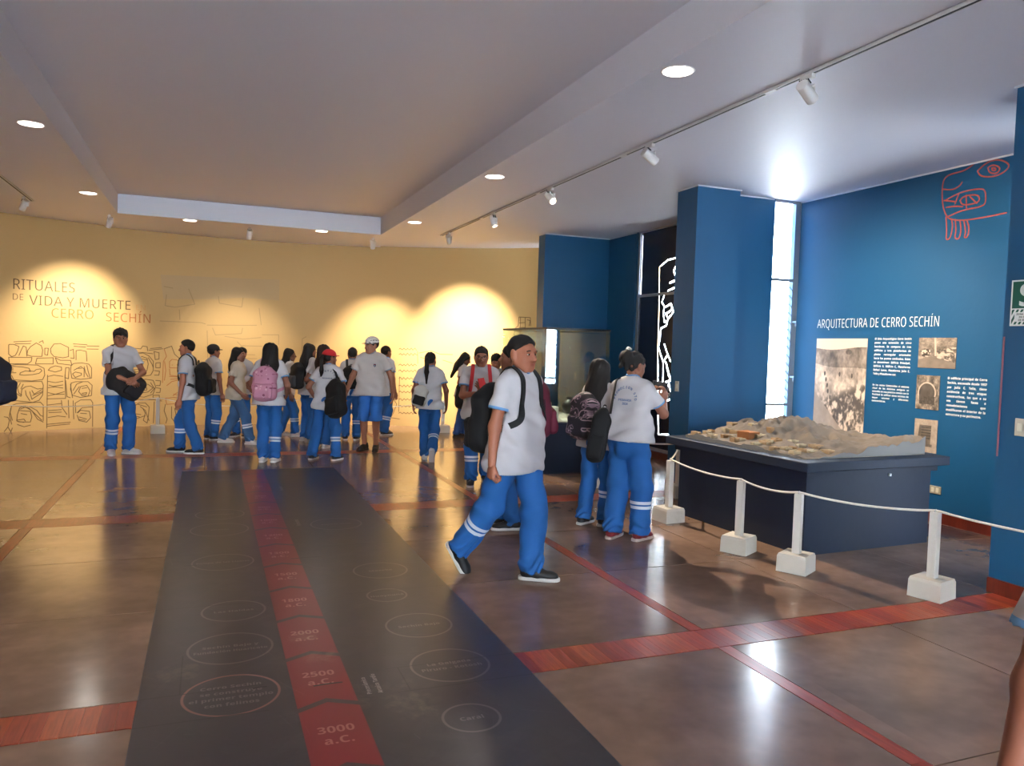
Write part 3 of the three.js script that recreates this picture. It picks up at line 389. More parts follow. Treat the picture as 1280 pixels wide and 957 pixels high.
function wallPrint(name, z0, z1, y0, y1, W, draw, label, category) {
  // a print on the plane x = 6.5 facing -x: its left edge lies at the far end z0
  const tex = canvasTex(W, Math.round((W * (y1 - y0)) / (z1 - z0)), (c, w, h) => draw(c, (z) => ((z - z0) / (z1 - z0)) * w, (y) => ((y1 - y) / (y1 - y0)) * h, w / (z1 - z0), w, h));
  const g = new THREE.PlaneGeometry(z1 - z0, y1 - y0); g.rotateY(-Math.PI / 2);
  const m = solo(name, g, new THREE.MeshStandardMaterial({ map: tex, transparent: true, roughness: 0.6 }), label, category); m.position.set(6.4985, (y0 + y1) / 2, (z0 + z1) / 2); return m;
}
const just = (c, text, x, y, width, size, lead) => { // justified paragraph
  c.font = 'bold ' + size + 'px sans-serif'; const sp = 0.25 * size; let line = [], lines = [], lw = 0; const mw = (w) => c.measureText(w).width * 0.92;
  for (const w of text.split(' ')) { const l = mw(w); if (line.length && lw + sp + l > width) { lines.push(line); line = []; lw = 0; } line.push(w); lw += l + (line.length > 1 ? sp : 0); } lines.push(line);
  lines.forEach((ws, i) => { const sum = ws.reduce((a, w) => a + mw(w), 0), gap = i + 1 < lines.length && ws.length > 1 ? (width - sum) / (ws.length - 1) : sp; let X = x; for (const w of ws) { c.save(); c.translate(X, y + i * lead); c.scale(0.92, 1); c.fillText(w, 0, 0); c.restore(); X += mw(w) + gap; } });
};
wallPrint('wall_title', -6.99, -5.37, 1.85, 2.0, 1400, (c, X, Y, k) => { c.fillStyle = '#f2f4f5'; c.font = Math.round((0.1 * k) / 0.72) + 'px sans-serif'; const t = 'ARQUITECTURA DE CERRO SECHÍN', m = c.measureText(t).width; c.save(); c.translate(X(-6.98), Y(1.875)); c.scale((1.6 * k) / m, 1); c.fillText(t, 0, 0); c.globalCompositeOperation = 'destination-out'; c.lineWidth = 3; c.strokeText(t, 0, 0); c.restore(); }, 'white heading lettering on the blue wall above the photographs', 'lettering');
wallPrint('wall_text', -6.15, -5.68, 1.09, 1.78, 1000, (c, X, Y, k) => { c.fillStyle = '#f2f4f5'; just(c, 'El Sitio Arqueológico Cerro Sechín posee una extensión de cinco hectáreas. Se compone de tres edificios y tres plataformas de planta rectangular orientados hacia los puntos cardinales. Estos se denominan: Edificio Principal, Edificio A, Edificio C, Plataforma Rafael Larco, Plataforma Julio C. Tello y Plataforma sur.', X(-6.145), Y(1.745), 0.455 * k, Math.round(0.029 * k), 0.0405 * k); just(c, 'En los restos Construidos el entorno ritual de los distintos antiguos se concebía en una práctica común con la finalidad de edificar otros recintos de mayor volumen y diferentes características.', X(-6.145), Y(1.265), 0.455 * k, Math.round(0.0265 * k), 0.033 * k); }, 'long white paragraphs on the blue wall between the large and the small photographs', 'wall text');
wallPrint('wall_text', -5.27, -4.85, 1.02, 1.42, 900, (c, X, Y, k) => { c.fillStyle = '#f2f4f5'; just(c, 'El edificio principal de Cerro Sechín, excavado desde 1937 por Julio C. Tello, tiene evidencia de tres etapas constructivas, las que a su vez tienen fases o remodelaciones que modificaron el interior de la estructura y su perímetro.', X(-5.265), Y(1.375), 0.40 * k, Math.round(0.031 * k), 0.0425 * k); }, 'short white paragraph on the blue wall right of the small photographs', 'wall text');
wallPrint('wall_drawing', -5.5, -4.7, 2.62, 3.38, 900, (c, X, Y, k) => { c.strokeStyle = '#a04a46'; c.lineWidth = 0.014 * k; c.lineCap = c.lineJoin = 'round'; for (const l of FACE) { c.beginPath(); for (let i = 0; i < l.length; i += 2) { const x = X(l[i] / 100), y = Y(l[i + 1] / 100); if (!i) c.moveTo(x, y); else if (i + 2 < l.length) { const nx = X(l[i + 2] / 100), ny = Y(l[i + 3] / 100); c.quadraticCurveTo(x, y, (x + nx) / 2, (y + ny) / 2); } else c.lineTo(x, y); } c.stroke(); } }, 'red line drawing of an animal head with a large eye, high on the blue wall', 'drawing');
function photo(z0, z1, y0, y1, kind, label) {
  const W = 256, h = Math.round((W * (y1 - y0)) / (z1 - z0)), d = new Uint8Array(W * h * 4), N = (u, v, f, q, o = 4) => fbm(u * f, v * f, 999, 200 + kind * 10 + q, o), sm = (a, b, x) => { const t = Math.max(0, Math.min(1, (x - a) / (b - a))); return t * t * (3 - 2 * t); };
  const figs = [[0.2, 0.36], [0.23, 0.42], [0.26, 0.48], [0.28, 0.54], [0.33, 0.6], [0.36, 0.66], [0.5, 0.36], [0.74, 0.37]];
  for (let y = 0; y < h; y++) for (let x = 0; x < W; x++) {
    const u = x / W, v = 1 - y / h, a = N(u, v, 6, 0, 5), b = N(u, v, 26, 1, 3), e = Math.abs(N(u, v, 9, 2, 4) - 0.5) * 2; let l; // v = 0 at the top
    if (kind === 0) {
      const hz = 0.1 + 0.015 * Math.sin(u * 5), sky = 0.92 - 0.1 * v, field = 0.5 + 0.7 * (a - 0.45) + 0.25 * (b - 0.4), sand = 0.74 + 0.6 * (a - 0.5) + 0.35 * (b - 0.5); l = v < hz ? sky : v < hz + 0.16 + 0.05 * u ? field : sand;
      const rub = sm(0.5, 0.62, v + 0.25 * u - 0.12) * sm(0.02, 0.14, u - 0.75 * (v - 0.62)); l = l * (1 - rub) + rub * (0.36 + 0.55 * sm(0.05, 0.45, e + 0.6 * (b - 0.5))); if (v > 0.55 + 0.62 * u) l = 0.66 + 0.12 * (a - 0.5) + 0.06 * (b - 0.5);
      for (const [fx, fy] of figs) { const q = ((u - fx) / 0.017) ** 2 + ((v - fy) / 0.024) ** 2; if (q < 1) l = 0.22 + 0.25 * b; } if (((u - 0.66) / 0.06) ** 2 + ((v - 0.135) / 0.025) ** 2 < 1) l = 0.3 + 0.2 * b;
    } else if (kind === 1) { l = 0.55 + 0.5 * (a - 0.5) + 0.25 * (b - 0.5); if (u > 0.5 && v > 0.5 - 0.2 * u) l = 0.34 + 0.45 * sm(0.04, 0.4, e); if (v > 0.62 + 0.3 * Math.abs(u - 0.35)) l = 0.5 + 0.15 * (a - 0.5); if (Math.abs(u - 0.44 - 0.05 * v) < 0.025 && v < 0.6) l = 0.78; if (((u - 0.2) / 0.14) ** 2 + ((v - 0.5) / 0.14) ** 2 < 1) l = 0.25 + 0.6 * sm(0.4, 0.6, b); } else if (kind === 2) { l = 0.5 + 0.6 * (a - 0.5) + 0.3 * (b - 0.5); const q = ((u - 0.47) / 0.34) ** 2 + ((v - 0.52) / 0.28) ** 2; if (q < 1) l = 0.34 + 0.2 * (a - 0.5); if (q > 1 && q < 1.35 && v < 0.62) l = 0.78 + 0.15 * (b - 0.5); if (v > 0.62 && v < 0.85 && u > 0.15 && u < 0.82) l = 0.22 + 0.2 * b; } else { l = 0.68 + 0.14 * (a - 0.5) + 0.1 * (b - 0.5); const t = (v - 0.18) / 0.58, L = 0.22 - 0.08 * t, R = 0.74 - 0.02 * t; if (t > 0 && t < 1 && u > L && u < R) { l = 0.42 + 0.25 * (a - 0.5); if (u > 0.3 && t < 0.75 && (t * 7) % 1 > 0.6) l = 0.2 + 0.2 * b; } if (t > 0.98 && t < 1.12 && u > 0.14 && u < 0.8) l = 0.3 + 0.2 * b; }
    const i = (y * W + x) * 4, g = Math.max(0.05, Math.min(1, l)) * 255; d[i] = g; d[i + 1] = g * 0.89; d[i + 2] = g * 0.79; d[i + 3] = 255;
  }
  const tex = new THREE.DataTexture(d, W, h); tex.magFilter = THREE.LinearFilter; tex.colorSpace = THREE.SRGBColorSpace; tex.needsUpdate = true;
  const g = new THREE.BoxGeometry(0.006, y1 - y0, z1 - z0), m = solo('wall_photograph', g, std('#ffffff', { map: tex, roughness: 0.5 }), label, 'photograph', 'old sepia photographs on the blue wall'); m.position.set(6.495, (y0 + y1) / 2, (z0 + z1) / 2);
}
photo(-6.967, -6.236, 0.66, 1.757, 0, 'large upright sepia photograph of an excavation slope');
photo(-5.597, -5.187, 1.474, 1.765, 1, 'wide small sepia photograph of a dig, topmost of three');
photo(-5.6, -5.342, 1.071, 1.401, 2, 'small sepia photograph of a carved stone, middle of three');
photo(-5.595, -5.34, 0.655, 0.974, 3, 'small sepia photograph of a standing stone, lowest of three');
{
  const s = thing('wall_socket', 'cream double socket low on the blue text wall', 'socket', [6.5, 0.31, -5.325]); mesh('plate', rbox(0.012, 0.075, 0.12, 0.004, -0.006, 0, 0), std('#a39a85'), s); for (const z of [-0.025, 0.025]) mesh('outlet', rbox(0.006, 0.045, 0.03, 0.002, -0.013, 0, z), std('#d8cfb8'), s);
  const sw = (x, y, z, l) => { const q = thing('light_switch', l, 'switch', [x, y, z]); mesh('plate', rbox(0.01, 0.115, 0.07, 0.003, -0.005, 0, 0), std('#c9c3b4'), q); mesh('rocker', rbox(0.008, 0.05, 0.03, 0.002, -0.012, 0, 0), std('#e0dbcc'), q); };
  sw(4.9, 1.17, -7.36, 'small pale light switch on the blue column beside the dark film window'); sw(4.93, 1.13, -3.44, 'small pale light switch on the blue column under the green sign');
  const g = new THREE.BoxGeometry(0.004, 0.3, 0.2), tex = canvasTex(400, 600, (c, w, h) => {
    c.fillStyle = '#eef0ee'; c.fillRect(0, 0, w, h); c.fillStyle = '#10584a'; c.fillRect(20, 20, 360, 350); c.fillStyle = '#eef0ee'; c.font = 'bold 400px sans-serif'; c.textAlign = 'center'; c.fillText('S', 200, 342);
    c.fillStyle = '#10584a'; c.fillRect(20, 385, 360, 195); c.fillStyle = '#eef0ee'; for (let i = -2; i < 10; i++) { c.beginPath(); c.moveTo(20 + i * 60, 580); c.lineTo(50 + i * 60, 580); c.lineTo(150 + i * 60, 385); c.lineTo(120 + i * 60, 385); c.fill(); } c.fillStyle = '#eef0ee'; c.fillRect(60, 420, 280, 125); c.fillStyle = '#1b2b28'; c.font = 'bold 34px sans-serif'; c.fillText('ZONA SEGURA', 200, 458); c.fillText('EN CASOS', 200, 496); c.fillText('DE SISMOS', 200, 534);
  });
  const m = solo('safety_sign', g, std('#ffffff', { map: tex, roughness: 0.4 }), 'green and white safe zone sign with a large letter S on the blue column', 'sign'); m.position.set(4.927, 1.94, -3.455);
  const ps = solo('wall_strip', boxE(-0.003, 0.003, -0.4, 0.4, -0.005, 0.005), std('#8f5c6a'), 'thin pink strip on the edge of the blue column', 'strip'); ps.position.set(4.927, 1.32, -3.588);
}
// ------------------------------------------------------------------ people: signed distance fields meshed with surface nets
const clamp01 = (t) => (t < 0 ? 0 : t > 1 ? 1 : t);
const smin = (a, b, k) => { const h = k - Math.abs(a - b); return h > 0 ? Math.min(a, b) - (h * h) / (4 * k) : Math.min(a, b); };
// tapered capsule; n, f: flattened along the unit direction n to the factor f
function cap(a, b, ra, rb, n, f = 1) {
  const [ax, ay, az] = a, dx = b[0] - ax, dy = b[1] - ay, dz = b[2] - az, L = dx * dx + dy * dy + dz * dz || 1e-9, dr = rb - ra, e = n ? 1 / f - 1 : 0, nx = n ? n[0] : 0, ny = n ? n[1] : 0, nz = n ? n[2] : 0;
  return (x, y, z) => {
    x -= ax; y -= ay; z -= az; const t = clamp01((x * dx + y * dy + z * dz) / L); x -= t * dx; y -= t * dy; z -= t * dz;
    if (n) { const q = (x * nx + y * ny + z * nz) * e; x += q * nx; y += q * ny; z += q * nz; }
    return Math.sqrt(x * x + y * y + z * z) - ra - t * dr;
  };
}
function ell(c, r) { const m = Math.min(...r), [a, b, d] = r.map((v) => 1 / v); return (x, y, z) => { x = (x - c[0]) * a; y = (y - c[1]) * b; z = (z - c[2]) * d; return (Math.sqrt(x * x + y * y + z * z) - 1) * m; }; }
function union(list, k) { return (x, y, z) => { let d = 1e9; for (const f of list) d = smin(d, f(x, y, z), k); return d; }; }
function rboxf(c, h, r) { return (x, y, z) => { const a = Math.abs(x - c[0]) - h[0] + r, b = Math.abs(y - c[1]) - h[1] + r, d = Math.abs(z - c[2]) - h[2] + r, u = Math.max(a, 0), v = Math.max(b, 0), w = Math.max(d, 0); return Math.sqrt(u * u + v * v + w * w) + Math.min(Math.max(a, b, d), 0) - r; }; }
function netMesh(f, lo, hi, h) {
  const n = [0, 1, 2].map((k) => Math.ceil((hi[k] - lo[k]) / h) + 2), [nx, ny, nz] = n, F = new Float32Array(nx * ny * nz), B = 4, at = (i, j, k) => (k * ny + j) * nx + i;
  for (let k0 = 0; k0 < nz; k0 += B) for (let j0 = 0; j0 < ny; j0 += B) for (let i0 = 0; i0 < nx; i0 += B) {
    const c = f(lo[0] + (i0 + 1.5) * h, lo[1] + (j0 + 1.5) * h, lo[2] + (k0 + 1.5) * h), far = Math.abs(c) > h * B * 1.9, ke = Math.min(k0 + B, nz), je = Math.min(j0 + B, ny), ie = Math.min(i0 + B, nx);
    for (let k = k0; k < ke; k++) for (let j = j0; j < je; j++) for (let i = i0; i < ie; i++) F[at(i, j, k)] = far ? c : f(lo[0] + i * h, lo[1] + j * h, lo[2] + k * h);
  }
  const id = new Int32Array(nx * ny * nz).fill(-1), pos = [], idx = [];
  for (let k = 0; k < nz - 1; k++) for (let j = 0; j < ny - 1; j++) for (let i = 0; i < nx - 1; i++) {
    let m = 0, sx = 0, sy = 0, sz = 0, cnt = 0; const v = []; for (let q = 0; q < 8; q++) { const d = F[at(i + (q & 1), j + ((q >> 1) & 1), k + (q >> 2))]; v.push(d); if (d < 0) m |= 1 << q; }
    if (m === 0 || m === 255) continue;
    for (let q = 0; q < 8; q++) for (const b of [1, 2, 4]) if (!(q & b) && v[q] < 0 !== v[q | b] < 0) { const t = v[q] / (v[q] - v[q | b]); sx += (q & 1) + (b === 1 ? t : 0); sy += ((q >> 1) & 1) + (b === 2 ? t : 0); sz += (q >> 2) + (b === 4 ? t : 0); cnt++; }
    id[at(i, j, k)] = pos.length / 3; let x = lo[0] + (i + sx / cnt) * h, y = lo[1] + (j + sy / cnt) * h, z = lo[2] + (k + sz / cnt) * h;
    const e = h * 0.25, d = f(x, y, z), gx = (f(x + e, y, z) - d) / e, gy = (f(x, y + e, z) - d) / e, gz = (f(x, y, z + e) - d) / e, g2 = gx * gx + gy * gy + gz * gz; if (g2 > 0.2) { const s = Math.max(-h * 0.6, Math.min(h * 0.6, d)) / g2; x -= s * gx; y -= s * gy; z -= s * gz; }
    pos.push(x, y, z);
  }
  const quad = (a, b, c, d, flip) => { if (a < 0 || b < 0 || c < 0 || d < 0) return; if (flip) idx.push(a, c, b, b, c, d); else idx.push(a, b, c, b, d, c); };
  for (let k = 1; k < nz - 1; k++) for (let j = 1; j < ny - 1; j++) for (let i = 1; i < nx - 1; i++) {
    const s = F[at(i, j, k)] < 0;
    if (s !== F[at(i + 1, j, k)] < 0) quad(id[at(i, j - 1, k - 1)], id[at(i, j, k - 1)], id[at(i, j - 1, k)], id[at(i, j, k)], !s);
    if (s !== F[at(i, j + 1, k)] < 0) quad(id[at(i - 1, j, k - 1)], id[at(i, j, k - 1)], id[at(i - 1, j, k)], id[at(i, j, k)], s);
    if (s !== F[at(i, j, k + 1)] < 0) quad(id[at(i - 1, j - 1, k)], id[at(i, j - 1, k)], id[at(i - 1, j, k)], id[at(i, j, k)], !s);
  }
  const g = new THREE.BufferGeometry(); g.setAttribute('position', new THREE.Float32BufferAttribute(pos, 3)); g.setIndex(idx); g.computeVertexNormals(); return g;
}
function putUV(g, fn) { const p = g.attributes.position, uv = new Float32Array(p.count * 2); for (let i = 0; i < p.count; i++) { const r = fn(p.getX(i), p.getY(i), p.getZ(i)); uv[2 * i] = r[0]; uv[2 * i + 1] = r[1]; } g.setAttribute('uv', new THREE.BufferAttribute(uv, 2)); return g; }
function placed(g, m) { const q = g.clone(); q.applyMatrix4(m); if (m.determinant() < 0 && q.index) { const a = q.index.array; for (let i = 0; i < a.length; i += 3) { const t = a[i]; a[i] = a[i + 1]; a[i + 1] = t; } } return q; }

// --- canonical head: chin at -0.108, crown at +0.115, looking along +z
const headF = (() => {
  const flesh = union([ell([0, 0.03, -0.014], [0.073, 0.084, 0.09]), ell([0, -0.03, 0.02], [0.06, 0.07, 0.064]), cap([-0.03, -0.03, 0.046], [0.03, -0.03, 0.046], 0.032, 0.032), cap([-0.016, -0.082, 0.052], [0.016, -0.082, 0.052], 0.024, 0.024), cap([-0.05, -0.055, 0.005], [-0.02, -0.085, 0.045], 0.022, 0.02), cap([0.05, -0.055, 0.005], [0.02, -0.085, 0.045], 0.022, 0.02), cap([-0.034, 0.024, 0.066], [0.034, 0.024, 0.066], 0.013, 0.013)], 0.03);
  const nose = union([cap([0, 0.008, 0.08], [0, -0.026, 0.102], 0.0085, 0.0125), cap([-0.015, -0.031, 0.086], [0.015, -0.031, 0.086], 0.0095, 0.0095)], 0.014);
  const lips = union([cap([-0.02, -0.054, 0.077], [0.02, -0.054, 0.077], 0.006, 0.006), cap([-0.006, -0.052, 0.083], [0.006, -0.052, 0.083], 0.0055, 0.0055), cap([-0.013, -0.064, 0.079], [0.013, -0.064, 0.079], 0.0075, 0.0075)], 0.008);
  const ears = [-1, 1].map((s) => union([ell([s * 0.077, 0, -0.012], [0.009, 0.03, 0.019]), ell([s * 0.074, -0.022, -0.004], [0.009, 0.014, 0.011])], 0.01));
  const soc = [-1, 1].map((s) => ell([s * 0.031, 0.004, 0.092], [0.02, 0.012, 0.016])), slit = cap([-0.021, -0.0585, 0.088], [0.021, -0.0585, 0.088], 0.0018, 0.0018);
  return (x, y, z) => { let d = flesh(x, y, z); for (const s of soc) { const q = -s(x, y, z); d = -smin(-d, -q, 0.012); } d = smin(d, nose(x, y, z), 0.014); d = smin(d, lips(x, y, z), 0.008); for (const e of ears) d = smin(d, e(x, y, z), 0.01); return Math.max(d, -slit(x, y, z)); };
})();
const headGeo = netMesh(headF, [-0.1, -0.125, -0.12], [0.1, 0.13, 0.125], 0.0042);
{ const p = headGeo.attributes.position, c = new Float32Array(p.count * 3).fill(1); for (let i = 0; i < p.count; i++) { const x = p.getX(i), y = p.getY(i), z = p.getZ(i); if (z > 0.068 && Math.abs(x) < 0.026 && y < -0.047 && y > -0.073) { const k = Math.max(0, 1 - ((y + 0.06) / 0.014) ** 2) * Math.max(0, 1 - (x / 0.025) ** 2); c[3 * i] = 1 - 0.25 * k; c[3 * i + 1] = 1 - 0.5 * k; c[3 * i + 2] = 1 - 0.42 * k; } } headGeo.setAttribute('color', new THREE.BufferAttribute(c, 3)); }
// --- canonical hands: wrist at 0, fingers along +y, palm towards +z, thumb at +x
function handMesh(c1, c2, c3, th) {
  const parts = [cap([0, -0.03, 0], [0, 0.012, 0], 0.024, 0.024, [0, 0, 1], 0.75), cap([-0.02, 0.02, 0], [-0.025, 0.065, 0], 0.017, 0.014, [0, 0, 1], 0.8), cap([0.018, 0.02, 0], [0.025, 0.075, 0], 0.019, 0.014, [0, 0, 1], 0.8), cap([0, 0.02, 0], [0, 0.075, 0], 0.02, 0.015, [0, 0, 1], 0.75), cap([0.018, 0.012, 0.006], [0.036, 0.04, 0.014], 0.016, 0.0125)];
  const fingers = [[0.029, 0.082, 0.07], [0.0095, 0.087, 0.078], [-0.0105, 0.083, 0.072], [-0.029, 0.074, 0.057]].map(([x, y, L], q) => {
    let a = [x * 0.95, y - 0.012, 0], ang = c1 * (1 + 0.08 * q), out = []; const seg = [0.45, 0.31, 0.26], bend = [0, c2, c3], sp = x * 1.2;
    for (let i = 0; i < 3; i++) { ang += bend[i]; const l = L * seg[i] + (i ? 0 : 0.012), b = [a[0] + sp * l, a[1] + Math.cos(ang) * l, a[2] + Math.sin(ang) * l]; out.push(cap(a, b, 0.0088 - i * 0.0006, 0.0084 - i * 0.0007)); a = b; } return union(out, 0.004);
  });
  const t0 = [0.034, 0.038, 0.013], t1 = [0.034 + 0.018 * (1 - th), 0.066, 0.013 + 0.02 * th + 0.006], t2 = [t1[0] + 0.004 - 0.022 * th, t1[1] + 0.026, t1[2] + 0.012 * th];
  fingers.push(union([cap(t0, t1, 0.0105, 0.0095), cap(t1, t2, 0.0095, 0.0078)], 0.005));
  const palm = union(parts, 0.014), f = (x, y, z) => { let d = palm(x, y, z); for (const q of fingers) d = smin(d, q(x, y, z), 0.005); return d; };
  const g = netMesh(f, [-0.065, -0.05, -0.035], [0.075, 0.185, 0.11], 0.0034); g.setAttribute('color', new THREE.BufferAttribute(new Float32Array(g.attributes.position.count * 3).fill(1), 3)); return g;
}
const HANDS = { relax: handMesh(0.3, 0.45, 0.35, 0.35), grip: handMesh(0.9, 1.25, 0.9, 0.85), hold: handMesh(0.45, 0.75, 0.55, 0.6) };
// --- canonical hair, in head space
const skullUp = (grow, sides = 0) => (x, y, z) => headF(x, y, z) * 0.9 - grow - sides;
function hairF(kind) {
  const cutn = (p0, ny, nz) => (x, y, z) => ny * (y - p0[1]) + nz * (z - p0[2]);
  const wave = (x, y, z, a) => a * (Math.sin(90 * x + 40 * y) * Math.sin(70 * z - 30 * y) + 0.6 * Math.sin(170 * x + 60 * z));
  const cran = ell([0, 0.033, -0.016], [0.08, 0.09, 0.098]), cranTight = ell([0, 0.03, -0.014], [0.077, 0.087, 0.0945]);
  if (kind === 'fade') { const top = ell([0, 0.042, -0.006], [0.074, 0.083, 0.093]), line = cutn([0, 0.085, 0.078], -0.72, 0.69), side = cutn([0, 0.07, 0.07], -0.8, 0.6); return (x, y, z) => Math.max(smin(Math.max(top(x, y, z), -(y - 0.05)), Math.max(cranTight(x, y, z), side(x, y, z)), 0.02), line(x, y, z)) + wave(x, y, z, 0.0012); }
  const line = cutn([0, 0.058, 0.08], -0.74, 0.67);
  const base = (x, y, z) => Math.max(cran(x, y, z), line(x, y, z)) + wave(x, y, z, 0.0016);
  if (kind === 'short') return base;
  if (kind === 'fringe') { const fr = union([cap([-0.055, 0.05, 0.05], [0.05, 0.045, 0.06], 0.022, 0.022), cap([-0.03, 0.06, 0.07], [0.04, 0.05, 0.066], 0.022, 0.02)], 0.02), big = ell([0, 0.046, -0.01], [0.088, 0.092, 0.102]); return (x, y, z) => smin(Math.max(smin(base(x, y, z), big(x, y, z), 0.01), Math.min(line(x, y, z), 9)), fr(x, y, z), 0.015) + wave(x, y, z, 0.0035); }
  if (kind === 'long') { const c = union([cap([0, 0.03, -0.055], [0, -0.17, -0.1], 0.09, 0.11, [0, 0, 1], 0.55), cap([0, -0.17, -0.1], [0.01, -0.36, -0.115], 0.11, 0.075, [0, 0, 1], 0.45), cap([-0.07, 0.02, -0.02], [-0.09, -0.18, -0.035], 0.024, 0.03), cap([0.07, 0.02, -0.02], [0.09, -0.18, -0.035], 0.024, 0.03)], 0.05); return (x, y, z) => smin(base(x, y, z), c(x, y, z), 0.04) + 0.0022 * Math.sin(120 * x + 6 * y + 3 * Math.sin(9 * y)) + 0.004 * Math.sin(30 * x + 14 * y); }
  if (kind === 'ponytail') { const c = union([cap([0, 0.035, -0.1], [0, 0.0, -0.135], 0.026, 0.03), cap([0, 0.0, -0.135], [0, -0.17, -0.13], 0.034, 0.033, [0, 0, 1], 0.7), cap([0, -0.17, -0.13], [0.01, -0.33, -0.115], 0.033, 0.012)], 0.02); return (x, y, z) => smin(base(x, y, z), c(x, y, z), 0.012) + 0.0025 * Math.sin(150 * x + 4 * y); }
  if (kind === 'bun') { const c = union([ell([0, 0.052, -0.115], [0.062, 0.06, 0.05]), cap([0, 0.03, -0.11], [0.02, -0.03, -0.13], 0.03, 0.02), cap([-0.01, 0.02, -0.115], [-0.04, -0.05, -0.12], 0.026, 0.014)], 0.02); return (x, y, z) => smin(base(x, y, z), c(x, y, z), 0.015) + wave(x, y, z, 0.004); }
  return base;
}
const hairGeo = {}; const hairOf = (k) => (hairGeo[k] ??= netMesh(hairF(k), [-0.13, k === 'long' ? -0.45 : k === 'ponytail' ? -0.37 : -0.12, -0.2], [0.13, 0.16, 0.13], 0.0052));
const eyeGeo = new THREE.SphereGeometry(0.0125, 14, 10); eyeGeo.scale(1.1, 0.52, 1); const irisGeo = new THREE.SphereGeometry(0.0066, 12, 8); irisGeo.scale(1, 0.95, 0.45); irisGeo.translate(0, 0, 0.0108);
const browGeo = (() => { const g = tube([[-0.02, 0, -0.006], [-0.007, 0.0045, 0], [0.008, 0.005, 0], [0.021, 0.001, -0.008]], 0.0034, 14, 6); return g; })();
// --- canonical shoe: ankle over the origin, toe along +z
const shoeGeo = (() => {
  const u = union([cap([0, 0.05, -0.035], [0, 0.05, 0.05], 0.04, 0.042), cap([0, 0.045, 0.05], [0.004, 0.034, 0.135], 0.043, 0.036, [0, 1, 0], 0.85), cap([0.004, 0.034, 0.135], [0.002, 0.03, 0.16], 0.038, 0.034, [0, 1, 0], 0.8), cap([0, 0.06, -0.025], [0, 0.1, -0.02], 0.04, 0.042)], 0.03);
  const hole = cap([0, 0.1, -0.02], [0, 0.16, -0.02], 0.034, 0.034); const f = (x, y, z) => Math.max(u(x, y, z), 0.016 - y, -hole(x, y, z), y - 0.115 + 0.25 * Math.max(0, z)); return netMesh(f, [-0.06, 0, -0.09], [0.06, 0.13, 0.21], 0.005);
})();
const soleGeo = (() => { const s = new THREE.Shape(); s.moveTo(-0.036, -0.06); s.bezierCurveTo(-0.034, -0.095, 0.034, -0.095, 0.036, -0.06); s.bezierCurveTo(0.036, -0.01, 0.034, 0.02, 0.044, 0.08); s.bezierCurveTo(0.052, 0.15, 0.04, 0.2, 0.004, 0.203); s.bezierCurveTo(-0.034, 0.2, -0.046, 0.15, -0.041, 0.08); s.bezierCurveTo(-0.036, 0.02, -0.038, -0.01, -0.036, -0.06); const g = new THREE.ExtrudeGeometry(s, { depth: 0.016, bevelEnabled: true, bevelThickness: 0.005, bevelSize: 0.004, bevelSegments: 2, curveSegments: 8 }); g.rotateX(Math.PI / 2); g.translate(0, 0.022, 0); g.scale(1, 1, 1); return g; })();
{ soleGeo.computeBoundingBox(); soleGeo.translate(0, -soleGeo.boundingBox.min.y, 0); }
const laceGeo = (() => { const l = []; for (let i = 0; i < 4; i++) { const z = 0.05 + i * 0.02, y = 0.089 - i * 0.006; l.push(tube([[-0.02, y - 0.006, z], [0, y, z + 0.002], [0.02, y - 0.006, z]], 0.0032, 8, 5)); } return merged(l); })();

// --- cloth
const weave = dataTex(128, (u, v) => 0.5 + 0.25 * Math.sin(u * 128 * Math.PI) * Math.sin(v * 128 * Math.PI) + 0.4 * (fbm(u * 16, v * 16, 16, 83, 3) - 0.5), 1);
const SHIRT_TEX = {};
function shirtMat(base, trim) { // v runs along the sleeve from the shoulder; trim at the cuff
  const key = base + trim; if (SHIRT_TEX[key]) return SHIRT_TEX[key];
  const t = canvasTex(64, 512, (c, w, h) => { c.fillStyle = base; c.fillRect(0, 0, w, h); if (trim) { c.fillStyle = trim; c.fillRect(0, 0, w, 0.115 * h); } });
  return (SHIRT_TEX[key] = new THREE.MeshStandardMaterial({ map: t, roughness: 0.85 }));
}
const TROUSER = {};
function trouserMat(base, bands) { // u < 0.5 left leg, u > 0.5 right leg; v = 1 at the hip, 0 at the ankle
  const key = base + bands; if (TROUSER[key]) return TROUSER[key];
  const t = canvasTex(64, 1024, (c, w, h) => { c.fillStyle = base; c.fillRect(0, 0, w, h); if (bands) { c.fillStyle = bands; c.fillRect(w / 2, h * 0.672, w / 2, h * 0.033); c.fillRect(w / 2, h * 0.722, w / 2, h * 0.033); } });
  return (TROUSER[key] = new THREE.MeshStandardMaterial({ map: t, roughness: 0.8 }));
}
const SKIN = {}; const skinMat = (c) => (SKIN[c] ??= new THREE.MeshPhysicalMaterial({ color: c, roughness: 0.5, vertexColors: true, sheen: 0.1 }));
const hairBump = dataTex(128, (u, v) => fbm(u * 64, v * 4, 64, 91, 3), 0.2);
const HAIRM = {}; const hairMat = (c) => (HAIRM[c] ??= std(c, { roughness: 0.78 }));
const plainM = {}; const plain = (c, r = 0.7) => (plainM[c + r] ??= std(c, { roughness: r }));
const eyeWhite = std('#d8d0c6', { roughness: 0.2 }), irisM = std('#1c120c', { roughness: 0.15 });
const BLUE = '#1b5da2', WHITE = '#c9c6c9', TRIM = '#6fa3d6';

